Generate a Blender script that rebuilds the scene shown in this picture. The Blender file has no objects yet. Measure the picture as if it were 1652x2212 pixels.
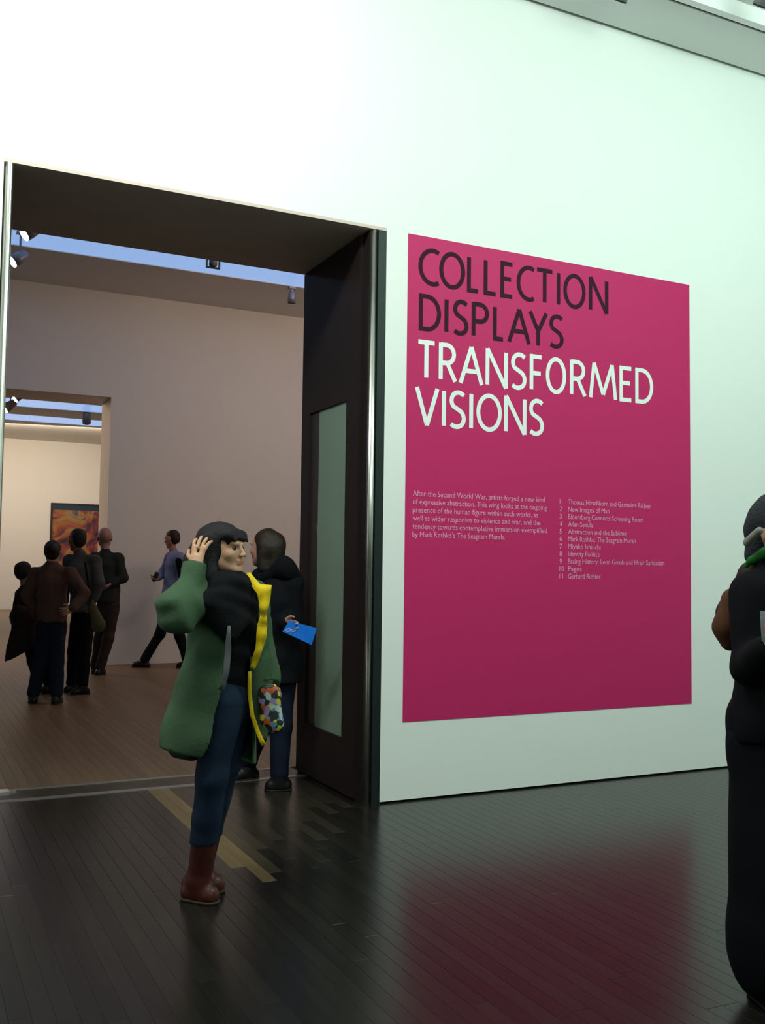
import bpy, bmesh, math, random
import numpy as np
from mathutils import Vector, Matrix
random.seed(7)
S = bpy.context.scene
COL = S.collection
# ------------------------------------------------------------------ camera
CAM = np.array([-2.6957, -5.4898, 1.45]); YAW, PITCH, ROLL, FPX = 0.4557, 0.0584, 0.0129, 2105.67
cf = np.array([math.sin(YAW)*math.cos(PITCH), math.cos(YAW)*math.cos(PITCH), math.sin(PITCH)])
cr0 = np.array([math.cos(YAW), -math.sin(YAW), 0.0]); cu0 = np.cross(cr0, cf)
cr = cr0*math.cos(ROLL)+cu0*math.sin(ROLL); cu = -cr0*math.sin(ROLL)+cu0*math.cos(ROLL)
cd = bpy.data.cameras.new('camera'); cam = bpy.data.objects.new('camera', cd); COL.objects.link(cam)
cam.matrix_world = Matrix(((cr[0], cu[0], -cf[0], CAM[0]), (cr[1], cu[1], -cf[1], CAM[1]), (cr[2], cu[2], -cf[2], CAM[2]), (0, 0, 0, 1)))
cd.sensor_fit = 'VERTICAL'; cd.sensor_height = 24.0; cd.lens = FPX/2212*24.0
cd.clip_start = 0.05; cd.clip_end = 200
S.camera = cam
# ------------------------------------------------------------------ world, lamps, exposure
w = bpy.data.worlds.new('world'); S.world = w; w.use_nodes = True
w.node_tree.nodes['Background'].inputs[0].default_value = (0.55, 0.75, 0.70, 1)
w.node_tree.nodes['Background'].inputs[1].default_value = 0.02
S.view_settings.view_transform = 'Standard'; S.view_settings.look = 'None'
S.view_settings.exposure = 0.0; S.view_settings.gamma = 1.0; S.view_settings.use_curve_mapping = False

def area(name, loc, target, sx, sy, power, color, spread=180):
    l = bpy.data.lights.new(name, 'AREA'); l.shape = 'RECTANGLE'; l.size = sx; l.size_y = sy
    l.energy = power; l.color = color; l.spread = math.radians(spread)
    o = bpy.data.objects.new(name, l); COL.objects.link(o); o.location = loc
    d = Vector(target)-Vector(loc); o.rotation_euler = d.to_track_quat('-Z', 'Y').to_euler()
    return o
def spot(name, loc, target, power, color, deg=60, blend=0.6, r=0.05):
    l = bpy.data.lights.new(name, 'SPOT'); l.energy = power; l.color = color; l.spot_size = math.radians(deg); l.spot_blend = blend; l.shadow_soft_size = r
    o = bpy.data.objects.new(name, l); COL.objects.link(o); o.location = loc
    d = Vector(target)-Vector(loc); o.rotation_euler = d.to_track_quat('-Z', 'Y').to_euler()
    return o
COOL = (0.74, 1.0, 0.87); WARM = (1.0, 0.76, 0.58)
area('hall_wash_lamp', (-3.2, -2.3, 5.25), (-2.6, 0.0, 3.6), 3.0, 0.4, 160, (0.95, 1.0, 0.94))
area('hall_lamp', (2.4, -3.6, 5.3), (2.4, -0.4, 1.8), 4.0, 1.0, 150, COOL)
area('added_hall_fill', (0.0, -8.5, 4.4), (0.5, 0, 3.2), 9.0, 1.6, 105, (0.86, 1.0, 0.93))  # added soft fill from behind the camera, evens out wall, ceiling and people
area('gallery_lamp', (3.2, 4.2, 5.35), (3.2, 8.5, 1.0), 4.0, 1.0, 125, WARM)
area('added_ceiling_bounce', (3.0, -4.5, 4.3), (3.0, -3.2, 5.4), 3.0, 0.6, 32, COOL)  # added unseen light aimed up, replaces bounce onto the hall ceiling
area('far_gallery_lamp', (0.5, 24.0, 5.3), (1.2, 28, 0.4), 6.0, 0.8, 230, (1.0, 0.86, 0.64))
area('added_reveal_fill', (-5.0, 13.5, 4.6), (0.3, 9.8, 2.0), 3.0, 1.0, 150, (1.0, 0.74, 0.5))  # added unseen fill to brighten the far doorway's right reveal

# ------------------------------------------------------------------ materials
MATS = {}
def lin(c): return tuple(((v/255)/12.92 if v/255 <= 0.04045 else ((v/255+0.055)/1.055)**2.4) for v in c)
def mat(name, rgb, rough=0.6, metal=0.0, spec=0.3, noise=0.0, nscale=20, bump=0.0, bscale=60, emit=None, estr=0, sheen=0, coat=0, stretch=None, alpha=None):
    if name in MATS: return MATS[name]
    m = bpy.data.materials.new(name); m.use_nodes = True; nt = m.node_tree; b = nt.nodes['Principled BSDF']
    b.inputs['Base Color'].default_value = (*rgb, 1); b.inputs['Roughness'].default_value = rough
    b.inputs['Metallic'].default_value = metal; b.inputs['Specular IOR Level'].default_value = spec
    if sheen: b.inputs['Sheen Weight'].default_value = sheen
    if coat: b.inputs['Coat Weight'].default_value = coat; b.inputs['Coat Roughness'].default_value = 0.15
    tc = nt.nodes.new('ShaderNodeTexCoord')
    if noise:
        mp = nt.nodes.new('ShaderNodeMapping'); nt.links.new(tc.outputs['Object'], mp.inputs[0])
        if stretch: mp.inputs['Scale'].default_value = stretch
        n = nt.nodes.new('ShaderNodeTexNoise'); n.inputs['Scale'].default_value = nscale; n.inputs['Detail'].default_value = 5
        nt.links.new(mp.outputs[0], n.inputs['Vector'])
        r = nt.nodes.new('ShaderNodeMix'); r.data_type = 'RGBA'
        r.inputs[6].default_value = (*[max(0, c*(1-noise)) for c in rgb], 1); r.inputs[7].default_value = (*[min(1, c*(1+noise)) for c in rgb], 1)
        nt.links.new(n.outputs['Fac'], r.inputs[0]); nt.links.new(r.outputs[2], b.inputs['Base Color'])
    if bump:
        n2 = nt.nodes.new('ShaderNodeTexNoise'); n2.inputs['Scale'].default_value = bscale; n2.inputs['Detail'].default_value = 4
        nt.links.new(tc.outputs['Object'], n2.inputs['Vector'])
        bp = nt.nodes.new('ShaderNodeBump'); bp.inputs['Strength'].default_value = bump; bp.inputs['Distance'].default_value = 0.01
        nt.links.new(n2.outputs['Fac'], bp.inputs['Height']); nt.links.new(bp.outputs[0], b.inputs['Normal'])
    if emit:
        b.inputs['Emission Color'].default_value = (*emit, 1); b.inputs['Emission Strength'].default_value = estr
    MATS[name] = m; return m

M_hall = mat('hall_white_paint', (0.80, 0.83, 0.80), 0.7, bump=0.03, bscale=90, noise=0.015, nscale=3)
M_gal = mat('gallery_white_paint', (0.74, 0.70, 0.66), 0.75, noise=0.02, nscale=2)
M_ceil = mat('ceiling_paint', (0.80, 0.82, 0.80), 0.8, noise=0.02, nscale=2)
M_dark = mat('dark_bronze_lining', (0.020, 0.014, 0.013), 0.5, spec=0.2, noise=0.25, nscale=6)
M_soff = mat('soffit_lining', (0.62, 0.52, 0.46), 0.75, noise=0.1, nscale=4)
M_steel = mat('polished_steel', (0.88, 0.88, 0.82), 0.24, metal=1.0)
M_gap = mat('shadow_gap_metal', (0.012, 0.020, 0.018), 0.45, metal=0.2)
M_strip = mat('brushed_strip', (0.42, 0.40, 0.40), 0.35, metal=0.8)
M_sky = mat('skylight_glass', (0.1, 0.1, 0.1), 0.3, emit=lin((138, 172, 224)), estr=1.0)
M_black = mat('black_plastic', (0.02, 0.02, 0.022), 0.5)
M_grey = mat('grey_metal', (0.22, 0.22, 0.24), 0.45, metal=0.5)
M_lens = mat('lit_lamp_lens', (1, 1, 1), 0.3, emit=(1.0, 0.97, 0.88), estr=9)

# ------------------------------------------------------------------ helpers
def mesh_obj(name, verts, faces, m, parent=None, smooth=False, mi=None):
    me = bpy.data.meshes.new(name); me.from_pydata([tuple(v) for v in verts], [], [tuple(f) for f in faces])
    ms = m if isinstance(m, (list, tuple)) else [m]
    for x in ms: me.materials.append(x)
    if mi is not None: me.polygons.foreach_set('material_index', mi)
    if smooth: me.polygons.foreach_set('use_smooth', [True]*len(me.polygons))
    me.update(); o = bpy.data.objects.new(name, me); COL.objects.link(o)
    if parent: o.parent = parent
    return o
class MB:
    def __init__(s): s.v = []; s.f = []
    def box(s, x0, x1, y0, y1, z0, z1):
        b = len(s.v); s.v += [(x, y, z) for z in (z0, z1) for y in (y0, y1) for x in (x0, x1)]
        s.f += [tuple(b+i for i in q) for q in ((0, 2, 3, 1), (4, 5, 7, 6), (0, 1, 5, 4), (2, 6, 7, 3), (0, 4, 6, 2), (1, 3, 7, 5))]; return s
    def tube(s, pts, r, n=12, caps=True):
        pts = [Vector(p) for p in pts]; rr = r if isinstance(r, (list, tuple)) else [r]*len(pts)
        base = len(s.v)
        for i, p in enumerate(pts):
            t = (pts[min(i+1, len(pts)-1)]-pts[max(i-1, 0)]).normalized()
            a = t.orthogonal().normalized() if i == 0 else (a-t*a.dot(t)).normalized()
            b2 = t.cross(a)
            for k in range(n):
                an = 2*math.pi*k/n; s.v.append(tuple(p+(a*math.cos(an)+b2*math.sin(an))*rr[i]))
        for i in range(len(pts)-1):
            for k in range(n):
                k2 = (k+1) % n; s.f.append((base+i*n+k, base+i*n+k2, base+(i+1)*n+k2, base+(i+1)*n+k))
        if caps:
            s.f.append(tuple(base+k for k in reversed(range(n)))); s.f.append(tuple(base+(len(pts)-1)*n+k for k in range(n)))
        return s
    def build(s, name, m, parent=None, smooth=False): return mesh_obj(name, s.v, s.f, m, parent, smooth)
def struct(o): o['kind'] = 'structure'; return o
def tag(o, label, cat, group=None):
    o['label'] = label; o['category'] = cat
    if group: o['group'] = group
    return o
def empty(name, loc=(0, 0, 0)):
    o = bpy.data.objects.new(name, None); COL.objects.link(o); o.location = loc; o.empty_display_size = 0.1; return o
def box(name, b, m, parent=None): return MB().box(*b).build(name, m, parent)
def ray(px, py): return cf+cr*((px-826)/FPX)-cu*((py-1106)/FPX)
def at_z(px, py, z): d = ray(px, py); return CAM+d*((z-CAM[2])/d[2])
def at_y(px, py, y): d = ray(px, py); return CAM+d*((y-CAM[1])/d[1])

# ------------------------------------------------------------------ the setting
HZ = 5.42; GZ = 5.51; DZ = 3.627; DL = -2.29; T = 1.12
# hall wall with the tall opening
mb = MB(); mb.box(-8, DL, 0, T, 0, HZ+0.3); mb.box(0.0, 6.5, 0, T, 0.012, HZ+0.3); mb.box(DL, 0.0, 0, T, DZ, HZ+0.3)
struct(mb.build('wall_front', M_hall))
struct(box('wall_left', (-8.3, -8, -10, 12, 0, 6), M_hall)); struct(box('wall_right', (6.5, 6.8, -10, 12, 0, 6), M_hall)); struct(box('wall_back', (-8, 6.5, -10.3, -10, 0, 6), M_hall))
# hall ceiling: band beside the wall, then a recessed tray
mb = MB(); mb.box(-8, 6.5, -0.46, -0.03, HZ, HZ+0.2); mb.box(-8, 6.5, -10, -0.55, HZ+0.10, HZ+0.3)
struct(mb.build('ceiling', M_ceil))
struct(box('trim_1', (-8, 6.5, -0.03, 0.0, HZ+0.02, HZ+0.2), M_gap))
tr = box('trim_2', (-8, 6.5, -0.555, -0.50, HZ-0.015, HZ+0.12), mat('white_rail_paint', (0.85, 0.87, 0.85), 0.35)); struct(tr)
struct(box('trim_3', (-8, 6.5, -0.50, -0.46, HZ+0.01, HZ+0.2), M_gap))
# recess lining of the opening
RX = -0.108
struct(box('trim_4', (DL-0.0, 0.0, 0.0, T, DZ-0.02, DZ), M_soff))
jamb = struct(box('trim_5', (RX, 0.0, 0.10, T, 0, DZ-0.02), M_dark))
struct(box('trim_6', (-0.056, 0.0, 0.0, 0.10, 0, DZ-0.02), M_gap))
mb = MB()
n = 14; prof = [(-0.082+0.026*math.cos(a), 0.026-0.026*math.sin(a)) for a in [math.pi*i/n for i in range(n+1)]]
for z in (0.0, DZ-0.02):
    for x, y in prof: mb.v.append((x, y, z))
for i in range(n): mb.f.append((i+1, i, n+1+i, n+2+i))
mb.f.append(tuple(range(n+1))); mb.f.append(tuple(reversed(range(n+1, 2*n+2)))); mb.f.append((0, n, 2*n+1, n+1))
struct(mb.build('trim_7', M_steel, smooth=False))
for p in bpy.data.objects['trim_7'].data.polygons[:n]: p.use_smooth = True
struct(box('trim_8', (RX, -0.056, 0.026, 0.10, 0, DZ-0.02), M_dark))
mb = MB()
prof2 = [(DL+0.030+0.022*math.cos(a), 0.026-0.030*math.sin(a)) for a in [math.pi*i/n for i in range(n+1)]]
for z in (0.0, DZ-0.02):
    for x, y in prof2: mb.v.append((x, y, z))
for i in range(n): mb.f.append((i+1, i, n+1+i, n+2+i))
mb.f.append(tuple(range(n+1))); mb.f.append(tuple(reversed(range(n+1, 2*n+2)))); mb.f.append((0, n, 2*n+1, n+1))
struct(mb.build('trim_9', M_steel))
struct(box('trim_10', (DL, DL+0.052, 0.03, T, 0, DZ-0.02), M_dark))
# gallery behind
RY = 9.154; RT = 9.89; OZ = 3.94; OX = -0.02; OL = -2.35
mb = MB(); mb.box(-8, OL, RY, RT, 0, 6); mb.box(OX, 6.5, RY, RT, 0, 6); mb.box(OL, OX, RY, RT, OZ, 6)
struct(mb.build('wall_far', M_gal))
mb = MB(); mb.box(-8, 6.5, T, 6.35, GZ, GZ+0.2); mb.box(-8, 6.5, 7.56, RY, GZ, GZ+0.2)
struct(mb.build('ceiling.001', M_gal))
# inside lining of hall wall, gallery side
struct(box('window_1', (-8, 6.5, 6.35, 7.56, GZ+0.012, GZ+0.04), M_sky))
FY = 28.0
mb = MB(); mb.box(-8, 6.8, RT, 19.8, GZ, GZ+0.2); mb.box(-8, 6.8, 21.05, 22.45, GZ, GZ+0.2); mb.box(-8, 6.8, 23.7, FY, GZ, GZ+0.2)
struct(mb.build('ceiling.002', M_gal))
struct(box('window_2', (-8, 6.8, 19.8, 21.05, GZ+0.012, GZ+0.04), M_sky)); struct(box('window_3', (-8, 6.8, 22.45, 23.7, GZ+0.012, GZ+0.04), M_sky))
struct(box('wall_end', (-8, 6.8, FY, FY+0.2, 0, 6), M_gal))
struct(box('wall_side', (-8.3, -8, 12, FY, 0, 6), M_gal)); struct(box('wall_side.001', (6.5, 6.8, 12, FY, 0, 6), M_gal))

# floors ------------------------------------------------------------
def wood(name, a, b, rough, spec=0.5, coat=0.0):
    m = bpy.data.materials.new(name); m.use_nodes = True; nt = m.node_tree; p = nt.nodes['Principled BSDF']
    tc = nt.nodes.new('ShaderNodeTexCoord'); mp = nt.nodes.new('ShaderNodeMapping'); mp.inputs['Scale'].default_value = (60, 3.0, 10)
    nt.links.new(tc.outputs['Generated'], mp.inputs[0]) if False else nt.links.new(tc.outputs['Object'], mp.inputs[0])
    oi = nt.nodes.new('ShaderNodeObjectInfo'); ad = nt.nodes.new('ShaderNodeVectorMath'); ad.operation = 'ADD'
    nt.links.new(mp.outputs[0], ad.inputs[0]); nt.links.new(oi.outputs['Random'], ad.inputs[1])
    n = nt.nodes.new('ShaderNodeTexNoise'); n.inputs['Scale'].default_value = 1.0; n.inputs['Detail'].default_value = 5
    nt.links.new(ad.outputs[0], n.inputs['Vector'])
    mx = nt.nodes.new('ShaderNodeMix'); mx.data_type = 'RGBA'; mx.inputs[6].default_value = (*a, 1); mx.inputs[7].default_value = (*b, 1)
    mr = nt.nodes.new('ShaderNodeMapRange'); mr.inputs[1].default_value = 0.3; mr.inputs[2].default_value = 0.7
    nt.links.new(n.outputs['Fac'], mr.inputs[0])
    av = nt.nodes.new('ShaderNodeMath'); av.operation = 'MULTIPLY_ADD'; av.inputs[1].default_value = 0.55
    sc = nt.nodes.new('ShaderNodeMath'); sc.operation = 'MULTIPLY'; sc.inputs[1].default_value = 0.45
    nt.links.new(oi.outputs['Random'], sc.inputs[0]); nt.links.new(mr.outputs[0], av.inputs[0]); nt.links.new(sc.outputs[0], av.inputs[2])
    nt.links.new(av.outputs[0], mx.inputs[0]); nt.links.new(mx.outputs[2], p.inputs['Base Color'])
    p.inputs['Roughness'].default_value = rough; p.inputs['Specular IOR Level'].default_value = spec
    return m
M_fl = wood('dark_stained_boards', (0.005, 0.0048, 0.004), (0.018, 0.016, 0.012), 0.25, 0.36)
M_tan = wood('bare_tan_boards', (0.10, 0.066, 0.025), (0.20, 0.135, 0.055), 0.38)
M_mid = wood('mid_brown_boards', (0.026, 0.020, 0.011), (0.052, 0.038, 0.019), 0.32)  # on the hall boards, this and the next brown hold painted shade
M_mid2 = wood('shaded_brown_boards', (0.012, 0.010, 0.007), (0.036, 0.028, 0.018), 0.28)
M_oak = wood('oak_boards', (0.11, 0.068, 0.036), (0.21, 0.13, 0.070), 0.42)
M_sub = mat('floor_joint_fill', (0.006, 0.005, 0.004), 0.6)
BWD = 0.07
def board_mesh(L, m, g=0.0005, h=0.012):
    b = 0.0005; w2 = BWD/2-g; l2 = L/2-g
    v = [(-w2, -l2, -h), (w2, -l2, -h), (w2, l2, -h), (-w2, l2, -h), (-w2, -l2, -b), (w2, -l2, -b), (w2, l2, -b), (-w2, l2, -b),
         (-w2+b, -l2+b, 0), (w2-b, -l2+b, 0), (w2-b, l2-b, 0), (-w2+b, l2-b, 0)]
    f = [(0, 1, 5, 4), (1, 2, 6, 5), (2, 3, 7, 6), (3, 0, 4, 7), (4, 5, 9, 8), (5, 6, 10, 9), (6, 7, 11, 10), (7, 4, 8, 11), (8, 9, 10, 11)]
    return v, f
cache = {}
def lay(parent, x0, x1, y0, y1, pick, lim, z=0.0, blen=2.1):
    items = []
    nx = int(round((x1-x0)/BWD)); rnd = random.Random(3)
    for i in range(nx):
        x = x0+(i+0.5)*BWD; y = y0; first = rnd.uniform(0.4, blen); y2 = y0+first
        cuts = [y0]
        while y2 < y1-0.25: cuts.append(y2); y2 += blen+rnd.choice((-0.3, 0, 0.3))
        cuts.append(y1)
        extra = pick(x, None)
        if extra:
            cuts = sorted([c for c in cuts if all(abs(c-e) > 0.3 for e in extra)]+[e for e in extra])
        for a, b in zip(cuts, cuts[1:]): items.append((x, (a+b)/2, b-a, pick(x, (a+b)/2)))
    def seen(it):
        c = np.array([it[0], it[1], 0])-CAM; d = c@cf
        if d < 0.3: return 99
        u = 826+FPX*(c@cr)/d; v_ = 1106-FPX*(c@cu)/d
        far = 0 if (-250 < u < 1900 and v_ < 2700) else 50
        return far+d
    items.sort(key=seen)
    rest = {}
    for k, (x, y, L, m) in enumerate(items):
        if k < lim:
            key = (round(L, 3), m.name)
            if key not in cache:
                v, f = board_mesh(L, m); me = bpy.data.meshes.new('board'); me.from_pydata(v, [], f); me.materials.append(m); me.update(); cache[key] = me
            o = bpy.data.objects.new('board', cache[key]); COL.objects.link(o); o.parent = parent; o.location = (x, y, z)
        else:
            r = rest.setdefault(m.name, (m, [], []))
            v, f = board_mesh(L, m); b = len(r[1]); r[1].extend([(p[0]+x, p[1]+y, p[2]+z) for p in v]); r[2].extend([tuple(b+i for i in q) for q in f])
    if rest:
        V = []; F = []; MI = []; ms = []
        for m, v, f in rest.values():
            b = len(V); V += v; F += [tuple(b+i for i in q) for q in f]; MI += [len(ms)]*len(f); ms.append(m)
        o = mesh_obj('outer_boards', V, F, ms, parent, mi=MI); o['kind'] = 'stuff'
TH0 = 0.93
fl = struct(box('floor', (-8, 6.5, -10, TH0, -0.10, -0.012), M_sub))
PX = -1.221
def pick_hall(x, y):
    i = math.floor((x-PX)/BWD+1e-6)
    inside = (0 <= i < 15)
    end = {0: -0.878, 1: -1.137}.get(i, [-1.02, -0.62, -0.85, -0.5, -0.95, -0.35, -0.6, -0.2, -0.5, 0.1, -0.1, 0.15, 0.0][(i-2) % 13])
    if y is None: return [end] if inside else []
    if inside and y > end: return M_tan if i < 2 else (M_mid if i < 4 else M_mid2)  # bare tan boards; their fade into shade toward the jamb is painted in
    return M_fl
x0 = PX-BWD*60; lay(fl, x0, x0+BWD*126, -6.2, TH0, pick_hall, 300)
TH1 = 1.28
flg = struct(box('floor.001', (-8, 6.8, TH0, FY, -0.10, -0.012), M_sub))
lay(flg, -4.55, -4.55+BWD*130, TH1, RY+2.5, lambda x, y: [] if y is None else M_oak, 300)
box('far_floor', (-8, 6.8, RY+2.5, FY, -0.012, 0.0), M_oak, flg)
th = empty('floor_threshold', (-1.2, 1.1, 0)); tag(th, 'pale metal threshold strips crossing the tall opening at floor level', 'threshold')
def local(o, b, name, m):
    x, y, z = o.location; return box(name, (b[0]-x, b[1]-x, b[2]-y, b[3]-y, b[4]-z, b[5]-z), m, o)
local(th, (DL+0.05, RX, TH0, TH0+0.055, -0.012, 0.004), 'metal_strip', M_strip)
local(th, (DL+0.05, RX, TH0+0.055, TH1-0.04, -0.012, 0.0), 'infill', M_mid)
local(th, (DL+0.05, RX, TH1-0.04, TH1, -0.012, 0.003), 'metal_strip', M_strip)
# ------------------------------------------------------------------ glazed door leaf folded into the jamb
M_glass = mat('green_frosted_glass', lin((128, 152, 132)), 0.28, spec=0.6, noise=0.10, nscale=2)
M_glass2 = mat('grey_glass_edge', lin((52, 48, 44)), 0.3)
dr = empty('door_1', (RX, 0.62, 0)); struct(dr)
def dbox(name, y0, y1, z0, z1, xo, xi, m, parent=dr):
    return box(name, (-xo, -xi, y0-0.62, y1-0.62, z0, z1), m, parent)
dbox('frame', 0.12, 0.31, 0.02, DZ-0.03, 0.020, 0.0, M_dark)
dbox('frame', 0.95, 1.10, 0.02, DZ-0.03, 0.020, 0.0, M_dark)
dbox('frame', 0.31, 0.95, 0.02, 0.365, 0.020, 0.0, M_dark)
dbox('frame', 0.31, 0.95, 2.55, DZ-0.03, 0.020, 0.0, M_dark)
dbox('glass_pane', 0.31, 0.80, 0.365, 2.55, 0.006, 0.0, M_glass)
dbox('glass_edge', 0.80, 0.95, 0.365, 2.55, 0.005, 0.0, M_glass2)
# blurred white lettering on the pane (illegible in the photograph): short strokes
mb = MB(); rnd = random.Random(5)
def glyph_row(y0, y1, z, h, step, slant=0.25):
    y = y1
    while y > y0:
        wd = 0.010
        b = len(mb.v); dy = slant*h
        for (yy, zz) in ((y, z), (y-wd, z), (y-wd+dy, z+h), (y+dy, z+h)): mb.v.append((-0.0075, yy-0.62, zz))
        mb.f.append((b, b+1, b+2, b+3)); y -= step*rnd.choice((1, 1, 1.0, 1.6))
glyph_row(0.60, 0.80, 1.68, 0.075, 0.030); glyph_row(0.64, 0.79, 1.60, 0.035, 0.020); glyph_row(0.64, 0.79, 1.53, 0.035, 0.020); glyph_row(0.60, 0.79, 1.43, 0.035, 0.018)
mb.build('lettering', mat('pale_glass_print', (0.30, 0.34, 0.30), 0.6), dr)

# ------------------------------------------------------------------ magenta wall panel
PX0, PX1, PZ0, PZ1 = 0.154, 2.543, 0.492, 3.617
po = empty('wall_text_panel', (PX0, 0, PZ0)); tag(po, 'tall magenta exhibition panel with black and white lettering on the white wall', 'sign')
M_mag = mat('magenta_vinyl', (0.52, 0.024, 0.128), 0.5, spec=0.15, noise=0.02, nscale=3)
M_ink = mat('charcoal_ink', (0.045, 0.016, 0.028), 0.9, spec=0.05); M_wht = mat('white_ink', (0.80, 0.86, 0.84), 0.5); M_pale = mat('pale_pink_ink', (0.76, 0.34, 0.50), 0.5)
box('panel', (0, PX1-PX0, -0.003, 0.0, 0, PZ1-PZ0), M_mag, po)
def arc(cx, cy, rx, ry, a0, a1, n=18): return [(cx+rx*math.cos(math.radians(a0+(a1-a0)*i/n)), cy+ry*math.sin(math.radians(a0+(a1-a0)*i/n))) for i in range(n+1)]
def crom(p, n=4):
    o = []
    for i in range(len(p)-1):
        a, b, c, d = p[max(i-1, 0)], p[i], p[i+1], p[min(i+2, len(p)-1)]
        for k in range(n):
            t = k/n; o.append(tuple(0.5*(2*b[j]+(c[j]-a[j])*t+(2*a[j]-5*b[j]+4*c[j]-d[j])*t*t+(3*b[j]-a[j]-3*c[j]+d[j])*t**3) for j in (0, 1)))
    return o+[p[-1]]
GL = {
 'C': [arc(.62, .5, .62, .5, 62, 298, 24)] , 'O': [arc(.5, .5, .5, .5, 0, 360, 32)], 'L': [[(0, 1), (0, 0), (1, 0)]],
 'E': [[(1, 1), (0, 1), (0, 0), (1, 0)], [(0, .53), (.86, .53)]], 'T': [[(0, 1), (1, 1)], [(.5, 1), (.5, 0)]], 'I': [[(.5, 1), (.5, 0)]],
 'N': [[(0, 0), (0, 1.06)], [(0, 1.06), (1, -.06)], [(1, -.06), (1, 1)]], 'D': [[(0, 0), (0, 1), (.35, 1)]+arc(.35, .5, .65, .5, 85, -85, 18)+[(.35, 0), (0, 0)]],
 'S': [crom([(.94, .92), (.72, .985), (.42, .99), (.16, .90), (.07, .74), (.19, .60), (.48, .52), (.80, .42), (.94, .26), (.84, .09), (.56, .01), (.28, .01), (.03, .07)])],
 'P': [[(0, 0), (0, 1.05)], [(0, 1), (.45, 1)]+arc(.45, .73, .53, .27, 80, -80, 14)+[(.45, .46), (0, .46)]],
 'R': [[(0, 0), (0, 1.05)], [(0, 1), (.40, 1)]+arc(.40, .74, .50, .26, 80, -80, 14)+[(.40, .48), (0, .48)], [(.42, .50), (1, -.03)]],
 'A': [[(0, -.04), (.5, 1.04)], [(.5, 1.04), (1, -.04)], [(.18, .33), (.82, .33)]], 'Y': [[(0, 1.04), (.5, .42)], [(1, 1.04), (.5, .42)], [(.5, .47), (.5, -.04)]],
 'F': [[(.98, 1), (0, 1), (0, 0)], [(0, .5), (.9, .5)]], 'M': [[(0, -.04), (.14, 1.04)], [(.14, 1.04), (.5, .08)], [(.5, .08), (.86, 1.04)], [(.86, 1.04), (1, -.04)]], 'V': [[(0, 1.04), (.5, -.03)], [(.5, -.03), (1, 1.04)]]}
def ribbon(mb, pts, wd, y):
    P = [Vector((p[0], p[1])) for p in pts]; closed = (P[0]-P[-1]).length < 1e-6
    if closed: P = P[:-1]
    n = len(P); L = []; R = []
    for i in range(n):
        a = P[i-1] if (i > 0 or closed) else None; b = P[(i+1) % n] if (i < n-1 or closed) else None
        d1 = (P[i]-a).normalized() if a is not None else None; d2 = (b-P[i]).normalized() if b is not None else None
        d1 = d1 or d2; d2 = d2 or d1
        n1 = Vector((-d1.y, d1.x)); n2 = Vector((-d2.y, d2.x)); m_ = n1+n2
        if m_.length < 1e-4: m_ = n1
        m_.normalize(); k = wd/2/max(0.62, m_.dot(n1)); L.append(P[i]+m_*k); R.append(P[i]-m_*k)
    b0 = len(mb.v)
    for i in range(n): mb.v.append((L[i].x, y, L[i].y)); mb.v.append((R[i].x, y, R[i].y))
    for i in range(n if closed else n-1):
        j = (i+1) % n; mb.f.append((b0+2*i, b0+2*i+1, b0+2*j+1, b0+2*j))
rows = [('COLLECTION', M_ink, 3.293, 3.545, [(.229, .384), (.384, .581), (.596, .697), (.726, .836), (.858, .970), (.989, 1.134), (1.142, 1.301), (1.325, 1.352), (1.380, 1.573), (1.602, 1.775)]),
        ('DISPLAYS', M_ink, 2.992, 3.236, [(.236, .401), (.426, .457), (.485, .616), (.634, .772), (.801, .897), (.916, 1.108), (1.086, 1.251), (1.255, 1.389)]),
        ('TRANSFORMED', M_wht, 2.674, 2.934, [(.220, .370), (.387, .527), (.538, .731), (.745, .922), (.940, 1.080), (1.099, 1.214), (1.233, 1.406), (1.437, 1.582), (1.602, 1.854), (1.875, 1.998), (2.020, 2.188)]),
        ('VISIONS', M_wht, 2.371, 2.629, [(.213, .394), (.415, .442), (.463, .601), (.622, .650), (.676, .876), (.894, 1.074), (1.089, 1.226)])]
SW = 0.030
for word, m, z0, z1, xs in rows:
    for ch, (a, b) in zip(word, xs):
        mb = MB(); h = SW/2; a2, b2, c0, c1 = a+h, b-h, z0+h, z1-h
        if ch == 'C': a2, b2 = a+h, b+0.01
        for k, st in enumerate(GL[ch]):
            ribbon(mb, [(a2-PX0+p[0]*(b2-a2), c0-PZ0+p[1]*(c1-c0)) for p in st], SW, -0.0042-0.0003*k)
        mb.build('letter', m, po)
def text_mesh(name, body, m, parent, x, z, size, width=None, y=-0.0042, ls=1.0, axis='xz'):
    c = bpy.data.curves.new(name, 'FONT'); c.body = body; c.size = size; c.space_line = ls; c.resolution_u = 2; c.fill_mode = 'FRONT'
    o = bpy.data.objects.new('tmp', c); COL.objects.link(o); dg = bpy.context.evaluated_depsgraph_get()
    me = bpy.data.meshes.new_from_object(o.evaluated_get(dg)); bpy.data.objects.remove(o); bpy.data.curves.remove(c)
    me.name = name
    vs = [v.co.copy() for v in me.vertices]; x0 = min(v.x for v in vs); x1 = max(v.x for v in vs)
    k = (width/(x1-x0)) if width else 1.0
    for v, co in zip(me.vertices, vs): v.co = (x+(co.x-x0)*k, y, z+co.y)
    me.materials.clear(); me.materials.append(m); o = bpy.data.objects.new(name, me); COL.objects.link(o); o.parent = parent; return o
T1 = ["After the Second World War, artists forged a new kind", "of expressive abstraction. This wing looks at the ongoing", "presence of the human figure within such works, as",
      "well as wider responses to violence and war, and the", "tendency towards contemplative immersion exemplified", "by Mark Rothko's The Seagram Murals."]
W1 = [1.020, 1.038, .965, .985, 1.040, .700]
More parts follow.
